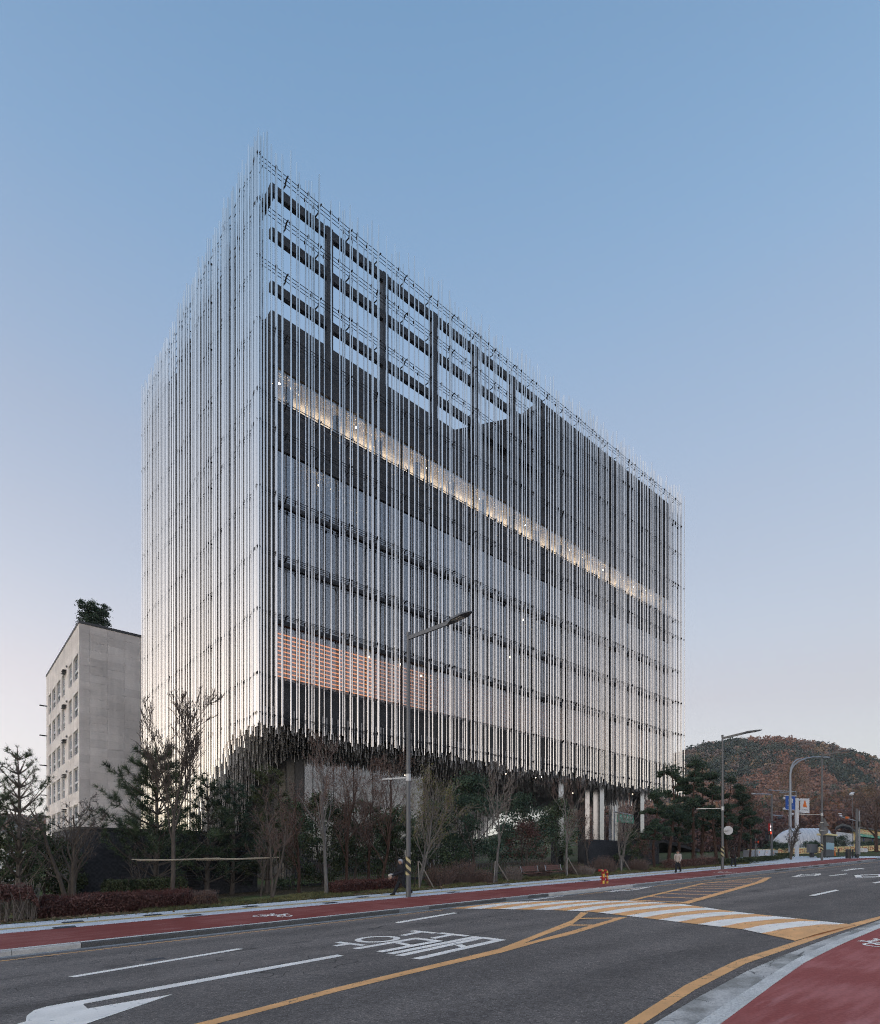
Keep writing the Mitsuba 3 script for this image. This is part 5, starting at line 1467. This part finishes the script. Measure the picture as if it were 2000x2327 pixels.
for i in range(4):
    q = R3(-.33, 1873.5 + 4.3 * i, .14)
    part(bd, 'letter', merge([box(q[0] - .15, q[0] + .13, q[1] - .03, q[1] + .0, q[2] - .03, q[2] + .03), box(q[0] - .03, q[0] + .02, q[1] - .034, q[1] - .001, q[2] - .09, q[2] + .08), box(q[0] - .14, q[0] + .12, q[1] - .028, q[1] - .002, q[2] - .10, q[2] - .06)]), A_PALE, emit=(1.1, .85, .8) if i % 2 else None)


def signal_light(k, R3, zp, a, py, size=.36):
    q = R3(a, py, .0)
    h = part(k, 'signal_head', box(q[0] - size, q[0] + size, q[1] - .05, q[1] + .25, zp(py) - size * 2.1, zp(py) + size * .8), A_BLACK)
    part(h, 'red_light', rods([(q[0] - .02, q[1] - .09, q[2])], [(q[0] - .02, q[1] - .051, q[2])], size * .52, 12), A_REDPAINT, emit=(9, .75, .25))
    part(h, 'visor', rods([(q[0], q[1] - .3, q[2] + .02)], [(q[0], q[1] - .052, q[2] + .02)], size * .68, 12, caps=False), A_BLACK)


signal_light(k, R3, zp, -.42, 1893)
k, s, m, z, zp = pole('pedestrian_signal', 1717, 26.2, 1905, .09, A_POLE, 'low pedestrian signal showing red behind the utility cabinets', 'traffic light')
signal_light(k, R3, zp, .0, 1914, .26)
# lamps further back
k, s, m, z, zp = pole('street_lamp', 1810, 36.0, 1797, .12, A_POLE, 'thin grey street lamp rising behind the banner mast', 'street lamp')
for a, py in ((-2.6, 1801), (-4.5, 1796)):
    part(k, 'arm', rods([R3(0, 1799)], [R3(a, py)], .05, 6), A_STEEL)
    part(k, 'lamp_head', ball(R3(a, py), .3, 1, (1.5, 1, .4)), A_STEEL, smooth=True)
# camera column with a long arm
k, s, m, z, zp = pole('camera_column', 1947, 20.6, 1838, .17, A_POLE, 'grey camera column with an arm to the left at the end of the kerb', 'mast')
part(k, 'arm', rods([R3(0, 1866)], [R3(-1.9, 1856)], .05, 6), A_STEEL)
part(k, 'camera', merge([cbox(R3(-2.0, 1850)[0] - .4, R3(-2.0, 1850)[0] + .3, R3(-2.0, 1850)[1] - .1, R3(-2.0, 1850)[1] + .1, zp(1850.5), zp(1848), .02), cbox(R3(-1.9, 1855)[0] - .3, R3(-1.9, 1855)[0] + .2, R3(-1.9, 1855)[1] - .1, R3(-1.9, 1855)[1] + .1, zp(1855), zp(1852.5), .02)]), A_PALE)
part(k, 'signal_head', cbox(R3(-1.1, 1858)[0] - .45, R3(-1.1, 1858)[0] + .3, R3(-1.1, 1858)[1] - .12, R3(-1.1, 1858)[1] + .12, zp(1860.5), zp(1856), .03), A_ORANGEP)
part(k, 'signal_head', cbox(s + .18, s + .5, m - .25, m + .1, zp(1880), zp(1866), .03), A_BLACK)
part(k, 'base', rods([(s, m, z)], [(s, m, z + .45)], .24, 10), A_BLACK)
k, s, m, z, zp = pole('utility_pole', 1953, 24.5, 1842, .13, A_GREYPAINT, 'thick pale grey utility pole just behind the camera column', 'utility pole')
k2, s, m, z, zp = pole('camera_mast', 1938, 33.0, 1790, .06, A_POLE, 'thin mast with a white round camera near the right edge', 'mast')
part(k2, 'camera', merge([ball(R3(-.25, 1805), .38, 2, (1.1, 1, .8)), rods([R3(-.3, 1801)], [R3(.3, 1801)], .12, 6)]), A_PALE, smooth=True)
# wires
for i, (p0, p1, a0, a1) in enumerate((((1864, 1793), (2060, 1775), 30, 26), ((1760, 1820), (2060, 1810), 34, 27), ((1700, 1826), (1960, 1843), 36, 25))):
    A_ = np.array([at(p0[0], a0), a0]); B_ = np.array([at(p1[0], a1), a1])
    za, zb = float(zpx(p0[1], *A_)), float(zpx(p1[1], *B_))
    t = np.linspace(0, 1, 12)
    solo('overhead_wire', pipe(np.column_stack([A_[0] + (B_[0] - A_[0]) * t, A_[1] + (B_[1] - A_[1]) * t, za + (zb - za) * t - 1.2 * t * (1 - t)]), .022, 4), A_RAIL, ('highest', 'middle', 'lowest')[i] + ' of the wires strung across the hillside on the right', 'wire')

# plaza furniture
def block(name, px0, px1, py0, py1, m, d, material, label, cat, group=None):
    """Upright box standing at distance m between two columns of the photograph."""
    s0, s1 = at(px0, m), at(px1, m); sc = (s0 + s1) / 2
    z0, z1 = float(gz(sc, m)) - .02, float(zpx(py0, sc, m))
    key = thing(name, label, cat, group)
    return key, s0, s1, z0, z1


cab = (('leftmost, low grey utility cabinet left of the white ones', 1703, 1722, 1932, A_GREYPAINT), ('white utility cabinet, left one of the row', 1724, 1738, 1931, A_PALE), ('white utility cabinet, middle one of the row', 1741, 1753, 1931, A_PALE), ('pale utility cabinet, right one of the row', 1756, 1768, 1932, A_STEEL))
for lb, a, b, py, mt in cab:
    key, s0, s1, z0, z1 = block('utility_cabinet', a, b, py, 0, 28.6, .6, mt, lb, 'cabinet')
    part(key, 'body', cbox(s0, s1, 28.6, 29.3, z0, z1, .02), mt)
    part(key, 'door', box(s0 + .06, s1 - .06, 28.585, 28.602, z0 + .18, z1 - .1), mt)
    part(key, 'notice', box(s0 + .15, s0 + .32, 28.572, 28.584, z1 - .42, z1 - .22), A_ORANGEP)
    part(key, 'handle', box(s1 - .2, s1 - .15, 28.56, 28.584, (z0 + z1) / 2 - .1, (z0 + z1) / 2 + .12), A_BLACK)
key, s0, s1, z0, z1 = block('control_box', 1843, 1859, 1918, 0, 25.0, .5, A_GREYPAINT, 'dark grey control box on a foot beside the third street lamp', 'cabinet')
part(key, 'body', cbox(s0, s1, 25.0, 25.5, z0 + .55, z1, .03), A_SIGNBACK)
part(key, 'foot', box((s0 + s1) / 2 - .25, (s0 + s1) / 2 + .25, 25.1, 25.5, z0, z0 + .549), A_DARK)
part(key, 'door', box(s0 + .08, s1 - .08, 24.985, 25.002, z0 + .65, z1 - .1), A_SIGNBACK)
key, s0, s1, z0, z1 = block('information_kiosk', 1877, 1896, 1899, 0, 24.0, .6, A_BLACK, 'tall dark information kiosk with a pale blue panel right of the third street lamp', 'kiosk')
part(key, 'body', cbox(s0, s1, 24.0, 24.6, z0, z1, .03), A_DARK)
part(key, 'screen', box(s0 + .12, s1 - .08, 23.985, 24.002, z0 + (z1 - z0) * .34, z0 + (z1 - z0) * .66), A_SCREEN)
part(key, 'roof', cbox(s0 - .45, s1 + .25, 23.7, 24.9, z1, z1 + .22, .03), A_ORANGEP if False else A_CREAM)
for px, h, r, lb, cat, nm in ((1928, 1.0, .30, 'black litter bin at the end of the kerb', 'bin', 'litter_bin'), (1938, .95, .10, 'dark bollard between the litter bin and the camera column', 'bollard', 'bollard'), (1906, .9, .07, 'thin dark bollard right of the information kiosk', 'bollard', 'bollard')):
    s, m = at(px, 20.9 if px > 1910 else 23.5), (20.9 if px > 1910 else 23.5)
    z = float(gz(s, m)); key = thing(nm, lb, cat)
    part(key, 'body', rods([(s, m, z - .02)], [(s, m, z + h)], r, 14), A_BLACK, smooth=40)
    part(key, 'lid', rods([(s, m, z + h)], [(s, m, z + h + .07)], r * 1.08, 14, R1=r * .8), A_DARK, smooth=40)
s, m = at(1897, 24.6), 24.6
solo('traffic_cone', rods([(s, m, float(gz(s, m)))], [(s, m, float(gz(s, m)) + .7)], .17, 10, R1=.03), A_ORANGEP, 'orange cone beside the information kiosk', 'traffic cone', smooth=40)
key, s0, s1, z0, z1 = block('white_box', 1963, 1972, 1928, 0, 27.0, .5, A_PALE, 'small white box on the ground near the right edge', 'cabinet')
part(key, 'body', cbox(s0, s1, 27.0, 27.5, z0, z1, .03), A_PALE); part(key, 'door', box(s0 + .05, s1 - .05, 26.985, 27.002, z0 + .1, z1 - .08), A_PALE)

# painted fence
fk = thing('painted_fence', 'low cream fence painted with red patterns behind the plaza', 'fence')
fa, fb = np.array([94.0, 37.0]), np.array([128.0, 26.2])
dv = (fb - fa) / np.linalg.norm(fb - fa); nv = np.array([dv[1], -dv[0]])
L = np.linalg.norm(fb - fa); npan = 22
for i in range(npan):
    a = fa + dv * L * i / npan; b = fa + dv * (L * (i + 1) / npan - .06)
    z = float(gz(*a))
    pk = part(fk, 'panel', slab((a[0], a[1], z + .05), (*(b - a), .036 * (b - a)[0]), (*(-nv * .06), 0), (0, 0, .95)), A_CREAM)
    c = a + nv * .012
    part(pk, 'pattern', merge([slab((c[0] + dv[0] * x, c[1] + dv[1] * x, z + .15 + h), (*(dv * w_), .0), (*(-nv * .01), 0), (0, 0, t_)) for x, h, w_, t_ in ((.15, .1, .5, .12), (.2, .55, .9, .1), (.9, .1, .12, .6), (.35, .25, .1, .3), (1.15, .3, .25, .12))]), A_REDPAINT)
    part(fk, 'post', rods([(b[0], b[1], z - .1)], [(b[0], b[1], z + 1.15)], .05, 6), A_DARK)

# white vaulted greenhouse
gs_, gm2 = at(1812, 42.0), 42.0
gh = thing('greenhouse', 'long white vaulted greenhouse with a rounded end behind the banner mast', 'greenhouse')
zb, zt = float(zpx(1930, gs_, gm2)), float(zpx(1882, gs_, gm2))
Lx, Wd = 4.9, 3.2
U, Vv = np.linspace(-1, 1.1, 15), np.linspace(0, math.pi, 13)
for i in range(14):
    vs = []
    for u_ in (U[i] + .003, U[i + 1] - .003):
        k_ = math.sqrt(max(0, 1 - max(0, (-u_ + .0)) ** 2.2)) if u_ < 0 else 1.0
        for t in Vv:
            a_, o_ = u_ * Lx, math.cos(t) * Wd * max(k_, .05)
            vs.append((gs_ + e[0] * a_ - e[1] * o_, gm2 + e[1] * a_ + e[0] * o_, zb + (zt - zb) * max(k_, .02) * math.sin(t)))
    n_ = len(Vv)
    f_ = [(j, j + n_, j + n_ + 1) for j in range(n_ - 1)] + [(j, j + n_ + 1, j + 1) for j in range(n_ - 1)]
    part(gh, 'vault_panel', (np.array(vs), np.array(f_)), A_PALE, smooth=True)
    if i > 3:
        a_ = U[i] * Lx
        part(gh, 'rib', pipe([(gs_ + e[0] * a_ - e[1] * math.cos(t) * (Wd + .03), gm2 + e[1] * a_ + e[0] * math.cos(t) * (Wd + .03), zb + (zt - zb + .03) * math.sin(t)) for t in Vv], .03, 4), A_STEEL)
part(gh, 'plinth', box(gs_ - 6, gs_ + 6, gm2 - 2.5, gm2 + 2.5, zb - 3, zb + .02), A_GREYPAINT)

# pavilion with a curved dark roof and a long sign
vm = 34.0
v0, v1, v2 = at(1900, vm), at(1948, vm), at(2030, vm)
pv = thing('shop_pavilion', 'low shop building with a curved dark roof and a long cream and green sign', 'building')
zq = lambda py, s_: float(zpx(py, s_, vm))
zr_ = np.array([zq(1878, v0), zq(1871, v0 + (v1 - v0) * .3), zq(1876, v0 + (v1 - v0) * .65), zq(1890, v1)])
xr = [v0, v0 + (v1 - v0) * .3, v0 + (v1 - v0) * .65, v1]
for i in range(3):
    part(pv, 'roof', slab((xr[i], vm, zr_[i] - .35), (xr[i + 1] - xr[i], 0, zr_[i + 1] - zr_[i]), (8, 2.3, 0), (0, 0, .34)), A_DARK)
part(pv, 'wall', slab((v0 + 2.2, vm + .5, float(gz(v0, vm)) - 1), (v1 - v0 - 2.4, 0, 0), (6, 1.7, 0), (0, 0, min(zr_) - .4 - float(gz(v0, vm)) + 1)), A_PALE)
part(pv, 'wall', slab((v1 + .6, vm + .8, float(gz(v1, vm)) - 1), (v2 - v1, 0, 0), (7, 1.9, 0), (0, 0, zq(1882, v1) - float(gz(v1, vm)) + 1)), A_BLACK)
part(pv, 'roof', slab((v1 + .05, vm - .3, zq(1881.5, v1)), (v2 - v1, 0, 0), (8, 2.2, 0), (0, 0, zq(1878.5, v1) - zq(1881.5, v1))), A_DARK)
part(pv, 'column', box(v1 - .35, v1 + .25, vm + .2, vm + .8, float(gz(v1, vm)) - 1, zq(1890, v1)), A_CREAM)
for q in np.linspace(v1 + 1.2, v2 - .5, 5):
    part(pv, 'window_post', box(q - .07, q + .07, vm + .72, vm + .80, float(gz(v1, vm)) - .5, zq(1900, v1)), A_BLUE)
sg = part(pv, 'sign', box(v1 + .4, v2, vm + .1, vm + .25, zq(1893.5, v1), zq(1882.5, v1)), A_CREAM, label='cream sign with red writing')
sg2 = part(pv, 'sign', box(v1 + .4, v2, vm + .1, vm + .25, zq(1899.5, v1), zq(1893.6, v1)), A_GREEN, label='green strip with white writing')
glyphs(sg, v1 + .9, v2 - .3, vm + .1, zq(1889, v1), zq(1883, v1), 9, 1, A_ORANGEP)
glyphs(sg, v1 + 1.2, v2 - .6, vm + .1, zq(1893, v1), zq(1890, v1), 16, 1, A_DARK)
glyphs(sg2, v1 + 1.6, v2 - .5, vm + .1, zq(1899, v1), zq(1895, v1), 9, 1, A_PALE)

# white gabled house far left
hm2 = 62.0
h0, h1 = at(14, hm2), at(62, hm2)
hs_ = thing('white_house', 'small white gabled house behind the pines at the left edge', 'house')
zq = lambda py: float(zpx(py, h0, hm2))
wl = part(hs_, 'wall', m3.Manifold.hull_points(np.array([(x, y, z_) for y in (hm2, hm2 + 8) for x, z_ in ((h0, -4), (h1, -4), (h0, zq(1892)), (h1, zq(1892)), ((h0 + h1) / 2, zq(1879)))])), A_PALE)
for a, b in ((h0 - .3, (h0 + h1) / 2), (h1 + .3, (h0 + h1) / 2)):
    part(hs_, 'roof', slab((a, hm2 - .3, zq(1893)), (b - a, 0, zq(1878.4) - zq(1893)), (0, 8.6, 0), (0, 0, .15)) if a < b else slab((b, hm2 - .3, zq(1878.4)), (a - b, 0, zq(1893) - zq(1878.4)), (0, 8.6, 0), (0, 0, .15)), A_GREYPAINT)
for q in (.3, .65):
    wi = part(hs_, 'window', box(h0 + (h1 - h0) * q - .5, h0 + (h1 - h0) * q + .5, hm2 - .03, hm2 + .01, zq(1925), zq(1905)), A_WGLASS)
    part(wi, 'frame', merge([box(h0 + (h1 - h0) * q - .6, h0 + (h1 - h0) * q - .5, hm2 - .06, hm2 + .01, zq(1925), zq(1905)), box(h0 + (h1 - h0) * q + .5, h0 + (h1 - h0) * q + .6, hm2 - .06, hm2 + .01, zq(1925), zq(1905))]), A_WHITE_TRIM)

# round-cropped tree on the roof of the stone office
rg2 = np.random.default_rng(77)
rs0, rm0 = S2 + 2.0, M2 + 2.6
zr0 = ZT + .28
px_r = lambda px: at(px, rm0)
key = thing('rooftop_tree', 'dark dense tree standing on the roof of the stone office', 'tree')
part(key, 'trunk', merge([pipe([(rs0 + d_, rm0, zr0 - .3), (rs0 + d_ * 1.2, rm0 + .1, zr0 + .5), (rs0 + d_ * 1.6, rm0, zr0 + 1.2)], .05, 5) for d_ in (-.5, -.15, .2, .55)]), A_BARK)
cl = []
for i in range(105):
    a, r_ = rg2.uniform(0, 6.283), math.sqrt(rg2.random())
    hz_ = rg2.uniform(.6, 3.1)
    c = np.array([rs0 + 1.5 * r_ * math.cos(a), rm0 + 1.5 * r_ * math.sin(a), zr0 + hz_])
    v_ = rg2.normal(size=(75, 3)); v_ /= np.linalg.norm(v_, axis=1, keepdims=True)
    cl.append(c + rg2.normal(size=(75, 3)) * [.20, .20, .13] * rg2.uniform(.6, 1.4))
part(key, 'crown', leaves(np.vstack(cl), .11, rg2), A_NEEDLE_B)

# ================================================================== woods
def wood(name, label, n, region, seed, palette, r_, tris, hmin, jit=.0, size=.34, conifer=0.0):
    """Crowns of a far wood as one mass of leaf clumps with one colour per tree."""
    rng = np.random.default_rng(seed)
    P = []
    while len(P) < n:
        x, y = region(rng)
        P.append((x, y))
    P = np.array(P)
    S_ = P[:, 0] * DS[0] + P[:, 1] * DS[1]; M_ = P[:, 0] * DM[0] + P[:, 1] * DM[1]
    zg = terrain(S_, M_)
    vs, fs, cs, k0 = [], [], [], 0
    blob = trimesh.creation.icosphere(subdivisions=1)
    for i in range(n):
        r = r_ * rng.uniform(.5, 1.5)
        hgt = hmin * rng.uniform(.65, 1.4)
        pal = palette(rng, P[i], zg[i])
        nn = tris
        v = rng.normal(size=(nn, 3)); v /= np.linalg.norm(v, axis=1, keepdims=True)
        lump = 1 + .35 * np.sin(v[:, 0] * 4 + i) * np.cos(v[:, 1] * 5 + 2 * i)
        c = np.array([S_[i], M_[i], zg[i] + hgt - r * .9]) + v * (r * rng.uniform(.55, 1, (nn, 1)) * lump[:, None]) * [1, 1, .95]
        lv, lf = leaves(c, r * size, rng, .7)
        vs.append(lv); fs.append(lf + k0); k0 += len(lv)
        tone = np.repeat(rng.uniform(.82, 1.18, nn), 4)[:, None]
        cs.append(np.clip(np.array(pal)[None] * tone, 0, 1))
        # stem
        tv, tf = rods([(S_[i], M_[i], zg[i] - .5)], [(S_[i], M_[i], zg[i] + hgt - r * .4)], .018 * hgt, 3, R1=.05, caps=False)
        vs.append(tv); fs.append(tf + k0); k0 += len(tv)
        cs.append(np.tile([.09, .07, .065], (len(tv), 1)))
    key = numbered(name)
    entry(key, (np.vstack(vs), np.vstack(fs)), A_FOREST, smooth=False, color=np.vstack(cs))
    labels[key] = {'label': label, 'category': 'wood', 'kind': 'stuff'}


def sector(px0, px1, d0, d1, pw=1.0):
    def f(rng):
        u = (rng.uniform(px0, px1) - CX) / F_PX
        y = d0 + (d1 - d0) * rng.random() ** pw
        return u * y, y
    return f


def autumn(rng, p, z):
    k = rng.random()
    if k < .14:
        c = (.06, .085, .06)
    elif k < .30:
        c = (.28, .19, .12)
    elif k < .62:
        c = (.23, .14, .115)
    elif k < .85:
        c = (.22, .155, .135)
    else:
        c = (.27, .14, .095)
    return c


def upper(rng, p, z):
    k = float(meshkit.fbm(np.array([[p[0] / 38, p[1] / 60, 2.0]]), 3, 9)[0])
    pine = np.clip((k - .47) * 5 + (z - 80) / 110, .04, .92)
    if rng.random() < pine:
        return (.055, .076, .062) if rng.random() < .7 else (.085, .10, .075)
    j = float(meshkit.fbm(np.array([[p[0] / 22 + 40, p[1] / 30, 5.0]]), 2, 3)[0]) + rng.uniform(-.12, .12)
    return (.29, .155, .115) if j < .42 else (.25, .165, .13) if j < .52 else (.20, .15, .135) if j < .6 else (.30, .205, .13)


wood('upper_wood', 'pine and bare oak wood covering the upper slope of the hill', 5200, sector(1330, 2080, 290, 600, .8), 1, upper, 3.6, 66, 8.5, size=.25)
wood('lower_wood', 'reddish brown autumn wood on the lower slope behind the crossroads', 900, sector(1340, 2080, 165, 290, .8), 2, autumn, 3.3, 150, 9.5, size=.16)
wood('lower_wood', 'bare reddish wood at the foot of the hill, behind the shops', 170, sector(1370, 2060, 128, 165), 3, lambda r, p, z: ((.18, .10, .09), (.15, .10, .09), (.22, .12, .09))[int(r.random() * 3)], 3.2, 230, 8.0, size=.12)
wood('distant_wood', 'dark wooded ridge far away at the left edge', 700, sector(-160, 330, 480, 700), 4, autumn, 5.0, 30, 9.0, size=.4)
# single trees that stand out in front of the wood
for k, (px, m, tp, w_, lf, lb) in enumerate(((1800, 62, 1722, 13, A_LEAF_DRY, 'golden brown tree above the greenhouse'), (1975, 52, 1778, 12, A_LEAF_DRY, 'yellowish brown tree near the right edge'), (1900, 60, 1800, 12, A_LEAF_RUST, 'rust brown tree behind the shop pavilion'), (1690, 56, 1790, 11, A_LEAF_RUST, 'rust brown tree right of the tall pines'))):
    bushy_tree(px, m, tp, w_, lb, 90 + k, lf, n=5200, size=.17, name='autumn_tree', clumps=90, skirt=.3)
for k, (px, m, tp, w_, lb) in enumerate(((1760, 36, 1912, 5, 'left evergreen in the row in front of the greenhouse'), (1790, 36, 1916, 4, 'second evergreen in the row in front of the greenhouse'), (1848, 35, 1912, 5, 'evergreen in front of the right end of the greenhouse'), (1915, 31, 1900, 5, 'evergreen between the kiosk and the shop pavilion'), (1975, 30, 1915, 5, 'low evergreen in front of the shop pavilion'))):
    bushy_tree(px, m, tp, w_, lb, 110 + k, A_NEEDLE_B, n=2600, size=.11, clumps=40, skirt=.1)
bare_tree(1797, 24.6, 1862, 'small dark bare street tree in front of the banner mast', 27, stems=2, spread=.6, levels=4, kids=(8, 5, 4), base_r=.12, up=.15, minr=.018)
bare_tree(1992, 26.5, 1800, 'thick-trunked bare tree at the right edge', 28, stems=1, spread=.6, levels=5, kids=(9, 6, 5, 3), fork=.25, base_r=.30, bark=A_BARK_RED, twig=A_TWIG_BROWN, up=.2, minr=.02)
for k, (px, m, tp) in enumerate(((1890, 44, 1815), (1930, 46, 1800), (1960, 42, 1820), (1860, 48, 1830))):
    bare_tree(px, m, tp, ('dark reddish bare tree just right of the third street lamp', 'tall reddish bare tree behind the camera arm', 'reddish bare tree above the cream and green sign', 'reddish bare tree behind the third street lamp')[k], 120 + k, spread=.6, levels=5, kids=(10, 6, 5, 4), fork=.2, base_r=.2, twig=A_TWIG_BROWN, up=.2, minr=.028)

# ------------------------------------------------------------------ groups of alike things
GROUPS = {'street_lamp': 'street lamps', 'bench': 'benches on the lawn', 'hydrant_guard': 'hydrant guards', 'tree_stake': 'stakes propping young trees', 'cane_pole': 'canes of the rail tied across the trunks',
          'utility_cabinet': 'utility cabinets', 'overhead_wire': 'overhead wires', 'hedge': 'hedges along the pavement', 'shrub': 'dry shrubs along the lawn', 'bollard': 'bollards on the plaza',
          'bare_tree': 'bare trees', 'pine_tree': 'pine trees', 'evergreen_tree': 'evergreen trees', 'red_leaf_tree': 'red-leafed trees', 'autumn_tree': 'autumn trees before the wood', 'person': 'people walking on the pavement'}
for k_ in labels:
    base_ = k_.rstrip('0123456789').rstrip('_')
    if '__' not in k_ and base_ in GROUPS and 'category' in labels[k_]:
        labels[k_]['group'] = GROUPS[base_]

# thin dusk haze over the whole place
scene['haze_air'] = {'type': 'homogeneous', 'albedo': rgb(.95, .95, .95), 'sigma_t': HAZE}
if HAZE:
    scene['haze'] = {'type': 'cube', 'to_world': T().translate([0, 400, 67.5]).scale([1300, 1300, 72.5]), 'bsdf': {'type': 'null'}, 'interior': {'type': 'ref', 'id': 'haze_air'}}
    labels['haze'] = {'kind': 'stuff', 'label': 'thin dusk haze', 'category': 'haze'}
    scene['camera']['medium'] = {'type': 'ref', 'id': 'haze_air'}
